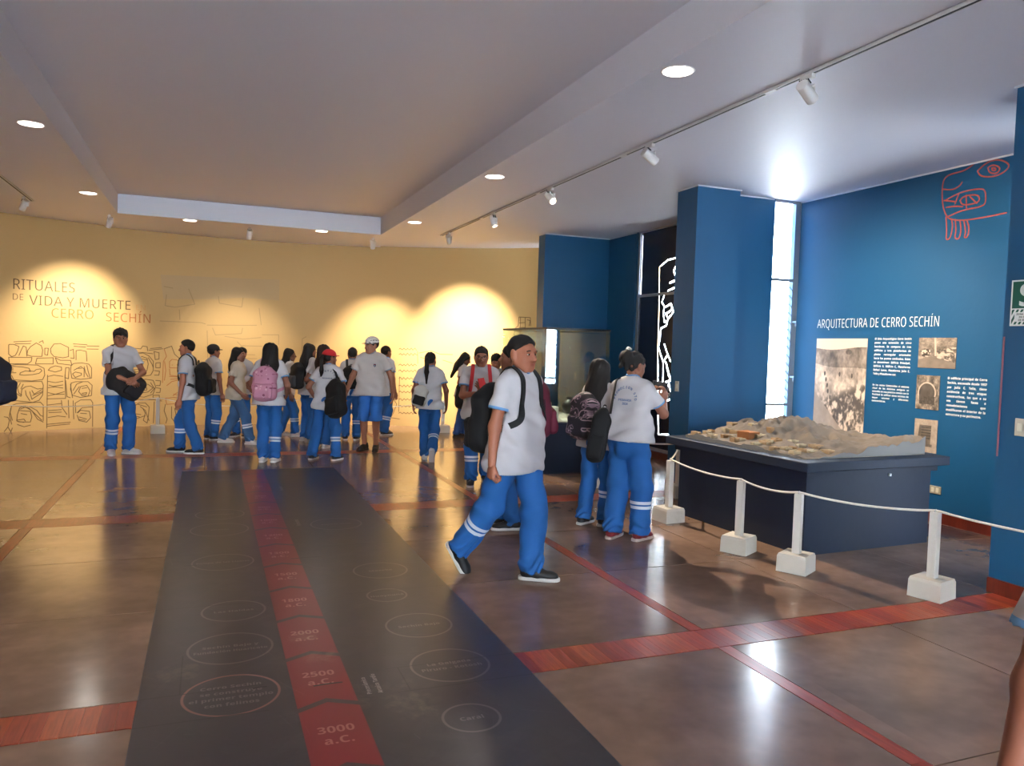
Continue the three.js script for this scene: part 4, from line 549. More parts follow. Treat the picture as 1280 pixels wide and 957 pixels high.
const add = (a, b, s = 1) => [a[0] + b[0] * s, a[1] + b[1] * s, a[2] + b[2] * s], sub = (a, b) => [a[0] - b[0], a[1] - b[1], a[2] - b[2]], len = (a) => Math.hypot(...a), mul = (a, s) => a.map((v) => v * s), lerp3 = (a, b, t) => a.map((v, i) => v + (b[i] - v) * t);
const norm = (a) => mul(a, 1 / (len(a) || 1)), dot = (a, b) => a[0] * b[0] + a[1] * b[1] + a[2] * b[2], cross = (a, b) => [a[1] * b[2] - a[2] * b[1], a[2] * b[0] - a[0] * b[2], a[0] * b[1] - a[1] * b[0]];
function ik(a, b, l1, l2, pole) { // middle joint and reachable end
  let d = sub(b, a), L = len(d); const m = (l1 + l2) * 0.997; if (L > m) { b = add(a, d, m / L); d = sub(b, a); L = m; } const u = norm(d), t = (l1 * l1 - l2 * l2 + L * L) / (2 * L), h = Math.sqrt(Math.max(0, l1 * l1 - t * t)); let p = sub(pole, mul(u, dot(pole, u))); p = norm(p);
  return [add(add(a, u, t), p, h), b];
}
const toWorld = (o, p) => { const c = Math.cos(o.turn), s = Math.sin(o.turn); return [o.at[0] + c * p[0] + s * p[2], p[1], o.at[1] - s * p[0] + c * p[2]]; };

function person(o) {
  const s = o.h / 1.62, g = o.girth ?? 1, fem = o.fem ?? false, turn = rad(o.face); o.turn = turn;
  const fine = o.fine ?? 0.015, root = thing('person', o.label, 'person', [o.at[0], 0, o.at[1]], turn);
  const V3 = (a) => a.map((v) => v * s);
  // legs
  const l1 = 0.405 * s, l2 = 0.39 * s, hipX = 0.086 * s, feet = { L: [0.095, 0, 10, 0, 0], R: [-0.095, 0, -10, 0, 0], ...(o.feet || {}) }; // x, z, yaw, lift, pitch
  const ank = {}, toes = {}; let hy = 9;
  for (const k of ['L', 'R']) { const [x, z, yaw, lift = 0, pitch = 0] = feet[k]; ank[k] = [x * s, 0.085 * s + lift * s, z * s]; const hx = k === 'L' ? hipX : -hipX, hor = Math.hypot(ank[k][0] - hx, ank[k][2] - (o.hipZ ?? 0) * s); hy = Math.min(hy, ank[k][1] + Math.sqrt(Math.max(0.01, ((l1 + l2) * 0.992) ** 2 - hor * hor))); toes[k] = [Math.sin(rad(yaw)), 0, Math.cos(rad(yaw))]; }
  const P = [0, hy, (o.hipZ ?? 0) * s], hip = { L: [hipX, hy, P[2]], R: [-hipX, hy, P[2]] }, knee = {};
  for (const k of ['L', 'R']) { const r = ik(hip[k], ank[k], l1, l2, add([0, 0, 0.6], toes[k])); knee[k] = r[0]; ank[k] = r[1]; }
  // spine
  const lean = rad(o.lean ?? 3), side = rad(o.side ?? 0), up = norm([Math.sin(side), Math.cos(lean), Math.sin(lean)]), tw = rad(o.twist ?? 0), right = [Math.cos(tw), 0, -Math.sin(tw)], fwd = [Math.sin(tw), 0, Math.cos(tw)];
  const C = add(P, up, 0.34 * s), N = add(add(P, up, 0.515 * s), fwd, -0.008 * s), shW = (fem ? 0.148 : 0.165) * s * (0.75 + 0.25 * g), shC = add(P, up, 0.452 * s);
  const sh = { L: add(shC, right, shW), R: add(shC, right, -shW) };
  // head
  const hYaw = rad(o.look ?? 0), hPitch = rad(o.nod ?? 0), hTilt = rad(o.tilt ?? 0), hs = s * (o.head ?? 1.03), HC = add(add(N, [0, 1, 0], 0.124 * s), fwd, 0.014 * s + 0.06 * s * Math.sin(hPitch));
  const hm = new THREE.Matrix4().makeRotationFromEuler(new THREE.Euler(hPitch, hYaw, hTilt, 'YXZ')); hm.scale(new THREE.Vector3(hs * (o.wide ?? 1), hs, hs)); hm.setPosition(...HC);
  // arms
  const u1 = 0.285 * s, u2 = 0.245 * s, elb = {}, wri = {}, hands = { L: [0.25, 0.80, 0.05], R: [-0.25, 0.80, 0.05], ...(o.hands || {}) }, poles = { L: [0.5, -0.1, -1], R: [-0.5, -0.1, -1], ...(o.elbows || {}) };
  for (const k of ['L', 'R']) { const r = ik(sh[k], V3(hands[k]), u1, u2, poles[k]); elb[k] = r[0]; wri[k] = r[1]; }
  const skin = o.skin ?? '#8a5a41', gz = fwd;
  // skin: one continuous body
  const ga = 0.8 + 0.2 * g, bd = [cap(add(N, [0, -1, 0], 0.03 * s), add(HC, fwd, -0.012 * s), (fem ? 0.046 : 0.052) * s * ga, 0.05 * s * ga), cap(add(shC, right, shW * 0.7), add(shC, right, -shW * 0.7), 0.045 * s, 0.045 * s), cap(C, add(P, up, 0.05 * s), 0.08 * s, 0.08 * s)];
  for (const k of ['L', 'R']) {
    bd.push(cap(sh[k], lerp3(sh[k], elb[k], 0.45), 0.028 * s, 0.036 * s * ga), cap(lerp3(sh[k], elb[k], 0.45), elb[k], 0.041 * s * ga, 0.037 * s * ga), cap(elb[k], wri[k], 0.0375 * s * ga, 0.0255 * s));
    const lk = o.shorts ? 1 : 0.75; bd.push(cap(hip[k], knee[k], 0.075 * s * g * lk, 0.052 * s * ga * lk), cap(knee[k], ank[k], 0.05 * s * ga * lk, 0.033 * s * lk)); if (o.shorts) bd.push(cap(add(lerp3(knee[k], ank[k], 0.15), fwd, -0.014 * s), add(lerp3(knee[k], ank[k], 0.5), fwd, -0.012 * s), 0.046 * s * ga, 0.04 * s * ga));
  }
  const bodyF = union(bd, 0.03 * s), all = [...Object.values(ank), ...Object.values(knee), ...Object.values(elb), ...Object.values(wri), ...Object.values(sh), N, P];
  const lo = [0, 1, 2].map((i) => Math.min(...all.map((p) => p[i])) - 0.2 * s), hi = [0, 1, 2].map((i) => Math.max(...all.map((p) => p[i])) + 0.2 * s); hi[1] = HC[1] + 0.02;
  const bodyG = netMesh(bodyF, lo, hi, fine); bodyG.setAttribute('color', new THREE.BufferAttribute(new Float32Array(bodyG.attributes.position.count * 3).fill(1), 3));
  const pieces = [bodyG, placed(headGeo, hm)], grips = {};
  for (const k of ['L', 'R']) {
    const kind = o.grip?.[k] ?? 'relax', hd = o.hdir?.[k] ? norm(o.hdir[k]) : norm(sub(wri[k], elb[k])); let pn = o.palm?.[k] ?? (k === 'L' ? [-1, 0, 0.25] : [1, 0, 0.25]); pn = norm(sub(pn, mul(hd, dot(pn, hd)))); const xd = cross(hd, pn), sg = k === 'L' ? -1 : 1, q = s * 0.98;
    const m = new THREE.Matrix4().makeBasis(new THREE.Vector3(...mul(xd, sg * q)), new THREE.Vector3(...mul(hd, q)), new THREE.Vector3(...mul(pn, q))); m.setPosition(...add(wri[k], hd, 0.008)); pieces.push(placed(HANDS[kind], m)); grips[k] = add(add(wri[k], hd, 0.085 * s), pn, 0.03 * s);
  }
  const skinG = mergeGeometries(pieces.map((q) => { q.deleteAttribute('normal'); return q; })); skinG.computeVertexNormals(); mesh('body', skinG, skinMat(skin), root);
  // shirt
  const b1 = 0.112 * s * g, bz = (o.belly ?? 0) * s, fl = 0.84, fz = gz;
  const trap = add(add(P, up, 0.49 * s), fwd, -0.012 * s), trunk = [cap(add(shC, right, shW * 0.6), add(shC, right, -shW * 0.6), 0.058 * s, 0.058 * s, fz, 0.95), cap(add(trap, right, 0.03 * s), add(shC, right, shW * 0.85), 0.05 * s, 0.046 * s), cap(add(trap, right, -0.03 * s), add(shC, right, -shW * 0.85), 0.05 * s, 0.046 * s), cap(add(C, right, 0.075 * s), add(C, right, -0.075 * s), 0.108 * s * ga, 0.108 * s * ga, fz, fl), cap(add(add(add(P, up, 0.15 * s), right, 0.062 * s * g), fwd, bz), add(add(add(P, up, 0.15 * s), right, -0.062 * s * g), fwd, bz), b1 * (fem ? 0.93 : 1), b1 * (fem ? 0.93 : 1), fz, 0.88), cap(add(add(P, up, 0.0), right, 0.07 * s * g), add(add(P, up, 0.0), right, -0.07 * s * g), 0.114 * s * g, 0.114 * s * g, fz, 0.95), cap(add(add(P, up, -0.1 * s), right, 0.075 * s * g), add(add(P, up, -0.1 * s), right, -0.075 * s * g), 0.117 * s * g, 0.117 * s * g, fz, 1.0)];
  if (fem) for (const q of [-1, 1]) { const c = add(add(add(C, up, 0.03 * s), right, q * 0.055 * s), fwd, 0.075 * s); trunk.push(ell(c, [0.05 * s, 0.05 * s, 0.045 * s])); }
  const trunkF = union(trunk, 0.07 * s), sleeveL = o.sleeve ?? 0.62, sl = {}; for (const k of ['L', 'R']) { const e = lerp3(sh[k], elb[k], sleeveL + 0.12); sl[k] = { f: cap(sh[k], e, 0.054 * s * ga, 0.069 * s * ga), a: sh[k], d: norm(sub(elb[k], sh[k])), L: u1 * sleeveL, arm: cap(lerp3(sh[k], elb[k], 0.3), lerp3(sh[k], elb[k], 1.2), 0.05 * s * ga, 0.047 * s * ga) }; }
  const hem = (o.hem ?? -0.09) * s, neckC = add(N, up, 0.03 * s);
  const foldS = (x, y, z) => { const q = clamp01((C[1] + 0.05 * s - y) / (0.35 * s)); return (0.0045 + 0.0085 * q) * Math.sin(26 * x + 11 * y + 2.2 * Math.sin(17 * z + 9 * y) + o.h * 70) * Math.sin(14 * y + 9 * z + o.h * 33) + 0.003 * Math.sin(60 * y + 22 * x - 31 * z); };
  const shirtF = (x, y, z) => {
    const hp = (P[0] - x) * up[0] + (P[1] - y) * up[1] + (P[2] - z) * up[2] + hem + 0.004 * Math.sin(14 * x + 9 * z); let d = Math.max(trunkF(x, y, z) - 0.010 * s + foldS(x, y, z), hp);
    for (const k of ['L', 'R']) { const q = sl[k], t = (x - q.a[0]) * q.d[0] + (y - q.a[1]) * q.d[1] + (z - q.a[2]) * q.d[2]; d = smin(d, Math.max(q.f(x, y, z) + 0.004 * Math.sin(40 * y + 25 * x + 18 * z), t - q.L), 0.022 * s); if (t > q.L - 0.03) d = Math.max(d, -Math.max(q.arm(x, y, z), q.L - 0.03 - t)); }
    const nx = x - neckC[0], ny = y - neckC[1], nz = z - neckC[2] - 0.012 * s; d = Math.max(d, 0.052 * s - Math.sqrt(nx * nx + ny * ny * 0.8 + nz * nz)); return d;
  };
  const shLo = [...lo], shHi = [...hi]; shLo[1] = hy + hem - 0.06; shHi[1] = N[1] + 0.08;
  const shirtG = netMesh(shirtF, shLo, shHi, fine);
  putUV(shirtG, (x, y, z) => { let best = 0, bx = 0.25; for (const k of ['L', 'R']) { const q = sl[k], p = [x - q.a[0], y - q.a[1], z - q.a[2]], t = dot(p, q.d), r = len(sub(p, mul(q.d, t))); if (t > 0.02 && t < q.L + 0.012 && r < 0.085 * s * ga && trunkF(x, y, z) > 0.024 * s && t / q.L > best) { best = t / q.L; bx = k === 'L' ? 0.25 : 0.75; } } return [bx, Math.min(0.98, best * 0.985 - 0.0)]; });
  const sm = o.shirtMat ?? shirtMat(o.shirt ?? WHITE, o.trim === undefined ? TRIM : o.trim), shirt = mesh('t_shirt', shirtG, sm, root);
  { // collar ring following the neckline
    const R = 0.056 * s, pts = []; for (let i = 0; i < 20; i++) { const a = (i / 20) * Math.PI * 2, p = add(add(add(neckC, right, Math.cos(a) * R), fwd, Math.sin(a) * R + 0.012 * s), [0, 1, 0], 0.09); let y = p[1]; for (let q = 0; q < 60 && shirtF(p[0], y, p[2]) > 0.002; q++) y -= 0.004; pts.push(new THREE.Vector3(p[0], y + 0.004, p[2])); }
    const cg = new THREE.TubeGeometry(new THREE.CatmullRomCurve3(pts, true), 40, 0.008 * s, 6, true); mesh('collar', cg, plain(o.trim === null ? (o.shirt ?? WHITE) : o.trim ?? TRIM, 0.85), shirt);
  }
  // trousers or shorts
  const tg = o.legG ?? 1, legF = {}, end = o.shorts ? 0.25 : 1; for (const k of ['L', 'R']) {
    const a2 = lerp3(knee[k], ank[k], o.shorts ? 0.3 : 1), r = [0.088, 0.08, o.shorts ? 0.09 : 0.074].map((v) => v * s * tg * (0.7 + 0.3 * g));
    legF[k] = { f: union([cap(add(hip[k], [0, 0.0, 0]), knee[k], r[0], r[1]), cap(knee[k], a2, r[1], r[2])], 0.03 * s), d: norm(sub(ank[k], knee[k])), e: o.shorts ? lerp3(knee[k], ank[k], 0.06) : add(ank[k], norm(sub(ank[k], knee[k])), 0.025 * s) };
  }
  const seat = union([cap(add(P, right, 0.062 * s * g), add(P, right, -0.062 * s * g), 0.092 * s * g, 0.092 * s * g, fz, 0.95), cap(add(add(P, up, -0.05 * s), fwd, -0.028 * s), add(add(P, up, 0.1 * s), fwd, 0), 0.092 * s * g, 0.085 * s * g)], 0.04 * s);
  const foldT = (x, y, z, k) => { const a = y - ank[k][1], kn = Math.exp(-(((y - knee[k][1]) / (0.09 * s)) ** 2)), st = Math.exp(-((a / (0.09 * s)) ** 2)), cr = Math.exp(-(((y - hy + 0.12 * s) / (0.1 * s)) ** 2)); return (0.003 + 0.005 * kn + 0.004 * cr) * Math.sin(34 * y + 16 * x + 12 * z + 1.7 * Math.sin(20 * x - 9 * y)) + 0.008 * st * Math.sin(78 * y + 9 * Math.sin(14 * x + 8 * z)) + 0.003 * Math.sin(15 * x + 8 * y + 19 * z); };
  const trF = (x, y, z) => { const k = x * right[0] + z * right[2] > P[0] ? 'L' : 'R'; let d = seat(x, y, z); const near = legF.L.f(x, y, z) < legF.R.f(x, y, z) ? 'L' : 'R'; for (const q of ['L', 'R']) { const e = legF[q], t = (x - e.e[0]) * e.d[0] + (y - e.e[1]) * e.d[1] + (z - e.e[2]) * e.d[2]; d = smin(d, Math.max(e.f(x, y, z), t), 0.022 * s); } d = Math.max(d, y - hy - 0.13 * s); return d + foldT(x, y, z, near); };
  const tLo = [...lo], tHi = [...hi]; tHi[1] = hy + 0.2 * s; tLo[1] = Math.max(0.02, Math.min(ank.L[1], ank.R[1]) - 0.06); const trG = netMesh(trF, tLo, tHi, fine);
  putUV(trG, (x, y, z) => { const p = [x, y, z], k = legF.L.f(x, y, z) < legF.R.f(x, y, z) ? 'L' : 'R', a = sub(p, hip[k]), th = norm(sub(knee[k], hip[k])), b = sub(p, knee[k]), shn = legF[k].d; const t1 = dot(a, th), t2 = dot(b, shn), t = t2 > 0 ? l1 + t2 : Math.min(t1, l1); return [k === 'L' ? 0.25 : 0.75, 1 - Math.max(0, Math.min(1, t / (l1 + l2)))]; });
  mesh(o.shorts ? 'shorts' : 'trousers', trG, trouserMat(o.trousers ?? BLUE, o.bands === undefined ? '#d6dbe6' : o.bands), root);
  // shoes
  for (const k of ['L', 'R']) {
    const yaw = rad(feet[k][2]), pit = rad(feet[k][4] ?? 0), gq = new THREE.Group(); gq.name = 'shoe';
    const sm2 = mesh('shoe', shoeGeo, plain(o.shoe ?? '#16171a', 0.6), root); sm2.scale.setScalar(s * (o.shoeS ?? 0.95)); sm2.rotation.set(pit, yaw, 0, 'YXZ');
    const off = new THREE.Vector3(0, 0.085 * s, 0).applyEuler(new THREE.Euler(pit, yaw, 0, 'YXZ')); sm2.position.set(ank[k][0] - off.x, ank[k][1] - off.y, ank[k][2] - off.z);
    if (!feet[k][3]) sm2.position.y = Math.max(sm2.position.y, 0); mesh('sole', soleGeo, plain(o.sole ?? '#d9d6d0', 0.6), sm2); if (o.lace) mesh('laces', laceGeo, plain(o.lace, 0.8), sm2);
  }
  // hair, eyes, brows
  const hc = o.hairC ?? '#120d0b'; if (o.hair !== null) mesh('hair', placed(hairOf(o.hair ?? 'short'), hm), hairMat(hc), root);
  if (o.faceShown !== false) for (const q of [-1, 1]) {
    const e = mesh('eye', eyeGeo, eyeWhite, root), ir = mesh('iris', irisGeo, irisM, e), em = new THREE.Matrix4().makeTranslation(q * 0.031, 0.003, 0.0685); e.applyMatrix4(hm.clone().multiply(em));
    const b = mesh('eyebrow', browGeo, hairMat(hc), root); b.applyMatrix4(hm.clone().multiply(new THREE.Matrix4().makeTranslation(q * 0.033, 0.0225, 0.0835)));
  }
  return { root, o, s, hm, HC, N, C, P, up, right, fwd, sh, elb, wri, grips, shirtF, shirt, hy };
}
// point on the shirt: march from p along -dir until the cloth is reached, then stand off
function onShirt(f, p, dir, off = 0.006) { let t = 0; for (let i = 0; i < 60; i++) { const q = add(p, dir, t), d = f(...q); if (d < off) break; t += Math.max(0.003, (d - off) * 0.7); if (t > 0.6) break; } return add(p, dir, t); }
function pushOut(f, p, off) { for (let i = 0; i < 6; i++) { const d = f(...p); if (d > off - 0.001) break; const e = 0.006, g = norm([f(p[0] + e, p[1], p[2]) - d, f(p[0], p[1] + e, p[2]) - d, f(p[0], p[1], p[2] + e) - d]); p = add(p, g, off - d); } return p; }
function hug(f, p, off) { for (let i = 0; i < 10; i++) { const d = f(...p); if (Math.abs(d - off) < 0.001) break; const e = 0.006, g = norm([f(p[0] + e, p[1], p[2]) - d, f(p[0], p[1] + e, p[2]) - d, f(p[0], p[1], p[2] + e) - d]); p = add(p, g, (off - d) * 0.8); } return p; }
// flat ribbon along points with a given outward normal at each
function ribbon(pts, nors, w, th) {
  const c = new THREE.CatmullRomCurve3(pts.map((p) => new THREE.Vector3(...p))), n = pts.length * 6, P = [], I = [];
  for (let i = 0; i <= n; i++) { const t = i / n, p = c.getPoint(t), T = c.getTangent(t), f = t * (nors.length - 1), a = Math.min(nors.length - 2, Math.floor(f)), N = new THREE.Vector3(...lerp3(nors[a], nors[a + 1], f - a)); N.addScaledVector(T, -N.dot(T)).normalize(); const B = new THREE.Vector3().crossVectors(T, N); for (const [u, v] of [[-1, 0], [1, 0], [1, 1], [-1, 1]]) P.push(p.x + B.x * u * w / 2 + N.x * v * th, p.y + B.y * u * w / 2 + N.y * v * th, p.z + B.z * u * w / 2 + N.z * v * th); }
  for (let i = 0; i < n; i++) for (let k = 0; k < 4; k++) { const a = i * 4 + k, b = i * 4 + ((k + 1) % 4), d = a + 4, e = b + 4; I.push(a, b, d, b, e, d); } I.push(0, 2, 1, 0, 3, 2); const q = n * 4; I.push(q, q + 1, q + 2, q, q + 2, q + 3);
  const g = new THREE.BufferGeometry(); g.setAttribute('position', new THREE.Float32BufferAttribute(P, 3)); g.setIndex(I); const h = g.toNonIndexed(); h.computeVertexNormals(); return h;
}
// print that follows the cloth: grid marched onto the shirt
function shirtPrint(p, tex, cx, cy, w, h, back, label) {
  const nx = 14, ny = 14, P = [], U = [], I = [], f = p.shirtF, out = mul(p.fwd, back ? -1 : 1), rt = mul(p.right, back ? -1 : 1);
  for (let j = 0; j <= ny; j++) for (let i = 0; i <= nx; i++) { const u = i / nx, v = j / ny, a = add(add(add(p.P, p.up, cy * p.s + (v - 0.5) * h), rt, cx * p.s + (u - 0.5) * w), out, 0.3); P.push(...onShirt(f, a, mul(out, -1), 0.003)); U.push(u, v); }
  for (let j = 0; j < ny; j++) for (let i = 0; i < nx; i++) { const a = j * (nx + 1) + i; I.push(a, a + 1, a + nx + 1, a + 1, a + nx + 2, a + nx + 1); }
  const g = new THREE.BufferGeometry(); g.setAttribute('position', new THREE.Float32BufferAttribute(P, 3)); g.setAttribute('uv', new THREE.Float32BufferAttribute(U, 2)); g.setIndex(I); g.computeVertexNormals();
  const m = mesh('print', g, new THREE.MeshStandardMaterial({ map: tex, transparent: true, roughness: 0.8, side: THREE.DoubleSide }), p.shirt); m.userData.label = label;
}
// --- bags; geometry in its own space: back panel at z = 0, bag bulging to -z, top at y = 0
const packGeo = (() => {
  const body = union([rboxf([0, -0.25, -0.085], [0.16, 0.21, 0.085], 0.065), ell([0, -0.1, -0.08], [0.15, 0.115, 0.09]), ell([0, -0.3, -0.1], [0.165, 0.15, 0.1])], 0.03), pocket = rboxf([0, -0.33, -0.18], [0.125, 0.105, 0.045], 0.04);
  const wob = (x, y, z) => 0.007 * Math.sin(17 * x + 13 * y + 1) * Math.sin(19 * z + 15 * y) + 0.003 * Math.sin(45 * y + 20 * x); const bg = netMesh((x, y, z) => body(x, y, z) + wob(x, y, z), [-0.19, -0.5, -0.23], [0.19, 0.05, 0.03], 0.009), pg = netMesh((x, y, z) => pocket(x, y, z) + wob(x, y, z), [-0.15, -0.46, -0.25], [0.15, -0.2, -0.1], 0.009);
  for (const g of [bg, pg]) putUV(g, (x, y, z) => [x * 1.4 + z * 0.9 + 0.5, y * 1.4 + 1]);
  const handle = tube([[-0.03, -0.005, -0.02], [-0.022, 0.035, -0.025], [0.022, 0.035, -0.025], [0.03, -0.005, -0.02]], 0.007, 16, 6);
  const zip = tube([[-0.158, -0.3, -0.12], [-0.148, -0.12, -0.115], [-0.1, -0.03, -0.115], [0, 0.008, -0.11], [0.1, -0.03, -0.115], [0.148, -0.12, -0.115], [0.158, -0.3, -0.12]], 0.004, 40, 5); return { bg, pg, handle, zip };
})();
function placeLocal(t, p) { // group at world position of local point
  return toWorld(p.o, t);
}
// backpack worn on the back; off: [x, y, z] shift, straps over both shoulders or one
function backpack(p, label, mats, o = {}) {
  const sc = (o.size ?? 1) * p.s, base = add(add(add(p.P, p.up, (o.y ?? 0.43) * p.s), p.fwd, -(o.z ?? 0.13) * p.s), p.right, (o.x ?? 0) * p.s), w = placeLocal(base, p), g = thing(o.name ?? 'backpack', label, 'backpack', w, p.o.turn, o.group);
  const holder = (name, geo, mat) => { const m = mesh(name, geo, mat, g); m.scale.setScalar(sc); m.rotation.set(o.tiltX ?? 0.06, (o.yaw ?? 0) + Math.atan2(p.fwd[0], p.fwd[2]), o.roll ?? 0, 'YXZ'); return m; };
  holder('bag_body', packGeo.bg, mats[0]); holder('front_pocket', packGeo.pg, mats[1] ?? mats[0]); holder('handle', packGeo.handle, mats[2] ?? mats[0]); holder('zip', packGeo.zip, mats[2] ?? mats[0]);
  for (const q of o.straps ?? [1, -1]) {
    const f = p.shirtF, pts = [], nor = [], S = (r, u, z) => add(add(add(p.P, p.up, u * p.s), p.right, q * r * p.s), p.fwd, z * p.s);
    const path = [[0.075, 0.42, -0.16, [0, 0.3, -1]], [0.085, 0.505, -0.09, [0, 1, -0.6]], [0.092, 0.535, -0.01, [0, 1, 0]], [0.098, 0.5, 0.08, [0, 0.6, 1]], [0.105, 0.42, 0.16, [0, 0.1, 1]], [0.115, 0.32, 0.17, [0, 0, 1]], [0.15, 0.22, 0.12, [0.7, 0, 0.7]], [0.19, 0.16, 0.02, [1, 0, 0]], [0.16, 0.12, -0.1, [0.8, 0, -0.6]], [0.11, 0.1, -0.17, [0, 0, -1]]];
    for (const [r, u, z, n] of path) { const N = norm(add(add(mul(p.right, q * n[0]), [0, 1, 0], n[1]), p.fwd, n[2])); let a = add(S(r, u, z), N, 0.08); a = hug(f, onShirt(f, a, mul(N, -1), 0.004), 0.004); pts.push(sub(a, base)); nor.push(N); }
    mesh('strap', ribbon(pts, nor, 0.042 * p.s, 0.008), mats[2] ?? mats[0], g);
  }
  return g;
}
// bag hung from one shoulder or arm: same body, one loop of strap through given local points
function slungBag(p, label, mats, at, rot, size, strap, o = {}) {
  const base = V3s(at, p.s), g = thing(o.name ?? 'backpack', label, o.cat ?? 'backpack', placeLocal(base, p), p.o.turn, o.group);
  for (const [n, geo, m] of [['bag_body', packGeo.bg, mats[0]], ['front_pocket', packGeo.pg, mats[1] ?? mats[0]], ['handle', packGeo.handle, mats[2] ?? mats[0]], ['zip', packGeo.zip, mats[2] ?? mats[0]]]) { const q = mesh(n, geo, m, g); q.scale.set(...(Array.isArray(size) ? size : [size, size, size]).map((v) => v * p.s)); q.rotation.set(rot[0], rot[1], rot[2], 'YXZ'); }
  if (strap) { const pts = [], nor = []; for (const a of strap) { const q = V3s(a.slice(0, 3), p.s), N = norm([q[0] - p.C[0] * 1, Math.max(0, q[1] - p.C[1]) * 1.4, q[2] - p.C[2]]); const out = a[3] ? q : hug(p.shirtF, q, 0.006); pts.push(sub(out, base)); nor.push(N); } mesh('strap', ribbon(pts, nor, 0.04 * p.s, 0.007), mats[2] ?? mats[0], g); }
  return g;
}
const V3s = (a, s) => a.map((v) => v * s);
// caps, in head space
function capHat(p, crownMat, brimMat, back, label) {
  const g = mesh('cap', placed(netMesh((() => { const e = ell([0, 0.045, -0.012], [0.088, 0.088, 0.106]); return (x, y, z) => Math.max(e(x, y, z), 0.036 - y - 0.12 * z); })(), [-0.11, 0, -0.14], [0.11, 0.15, 0.12], 0.006), p.hm), crownMat, p.root); putUV(g.geometry, (x, y, z) => [x * 7 + z * 6, y * 7]); g.userData.label = label;
  const s = new THREE.Shape(); s.moveTo(-0.078, 0); s.quadraticCurveTo(-0.075, 0.085, 0, 0.095); s.quadraticCurveTo(0.075, 0.085, 0.078, 0); s.quadraticCurveTo(0, 0.05, -0.078, 0); const b = new THREE.ExtrudeGeometry(s, { depth: 0.004, bevelEnabled: true, bevelSize: 0.001, bevelThickness: 0.001, curveSegments: 12 }); b.rotateX(Math.PI / 2 + 0.12);
  { const q = b.attributes.position; for (let i = 0; i < q.count; i++) q.setY(i, q.getY(i) - q.getX(i) ** 2 * 2.2); b.computeVertexNormals(); } b.translate(0, 0.052, 0.052); if (back) b.rotateY(back); mesh('brim', placed(b, p.hm), brimMat, g);
}
// ------------------------------------------------------------------ the students
const black = std('#0a0a0c', { roughness: 0.8 }), black2 = std('#101114', { roughness: 0.75 }), greyBag = std('#4a4c50', { roughness: 0.7 });
const D = {};
// boy walking in front
D.P17 = person({ label: 'boy in white t-shirt and blue track trousers walking past the floor timeline', at: [1.865, -4.81], face: 28, h: 1.62, girth: 1.2, fine: 0.0095, belly: 0.02, look: 3, nod: 2, wide: 1.08, skin: '#a8694f', hair: 'fade', twist: 6,
  hipZ: 0.085, feet: { L: [0.085, 0.185, 32, 0, 0], R: [-0.125, -0.27, 10, 0.085, 52] }, hands: { L: [0.28, 0.80, -0.06], R: [-0.27, 0.785, 0.12] }, grip: { L: 'relax', R: 'grip' }, legG: 1.05, shoe: '#121214', hem: -0.13 });
const D17pack = backpack(D.P17, 'black backpack on the boy walking past the floor timeline', [black, black, black2], { size: 1.0, y: 0.42 });
// girls at the model
D.P19 = person({ label: 'girl in white t-shirt with tied-up hair raising a phone to photograph the terrain model', at: [3.21, -5.5], face: 117, h: 1.53, girth: 1.22, fem: true, fine: 0.0105, look: -14, nod: 14, hair: 'bun', skin: '#8f5b45', feet: { L: [0.10, -0.05, 8, 0, 0], R: [-0.11, 0.06, -4, 0, 0] }, hands: { L: [0.045, 1.2, 0.4], R: [-0.105, 1.2, 0.4] }, elbows: { L: [0.5, -1, 0.1], R: [-0.5, -1, 0.1] }, grip: { L: 'hold', R: 'hold' }, hdir: { L: [0, 1, 0.15], R: [0, 1, 0.15] }, palm: { L: [-1, 0, 0.2], R: [1, 0, 0.2] }, shoe: '#7e1f26', sole: '#c9b9ae', hem: -0.01, faceShown: true, legG: 1.12, lean: 4 });
{
  const w = toWorld(D.P19.o, [-0.03 * D.P19.s, 1.335 * D.P19.s, 0.45 * D.P19.s]), t = thing('smartphone', 'grey smartphone held up sideways by the girl photographing the terrain model', 'phone', w, D.P19.o.turn);
  mesh('phone_body', rbox(0.15, 0.073, 0.008, 0.003), std('#54575c', { roughness: 0.35 }), t); mesh('screen', boxE(-0.068, 0.068, -0.033, 0.033, -0.0052, -0.0042), std('#232a33', { roughness: 0.1 }), t); mesh('camera_bump', rbox(0.03, 0.03, 0.003, 0.001, -0.055, 0.018, 0.005), std('#26282c', { roughness: 0.2 }), t); t.rotation.x = 0.1;
  const c = mesh('hair_clip', (() => { const g = merged([tube([[-0.03, 0, 0], [0, 0.015, -0.006], [0.03, 0, 0]], 0.009, 12, 6), tube([[-0.02, 0.015, 0], [0, -0.01, -0.01], [0.02, 0.018, 0]], 0.008, 12, 6)]); g.translate(0.0, 0.118, -0.105); g.applyMatrix4(D.P19.hm); return g; })(), plain('#e4dfda', 0.4), D.P19.root); c.userData.label = 'white hair clip';
}
slungBag(D.P19, 'black sling bag hanging at the back of the girl with the phone', [black, black, black2], [0.13, 1.13, -0.19], [0.1, 0.5, 0.15], [0.5, 0.98, 0.5], [[0.13, 1.1, -0.17], [0.12, 1.3, -0.1], [0.1, 1.36, 0], [0.06, 1.28, 0.12]], { name: 'sling_bag', cat: 'bag' });
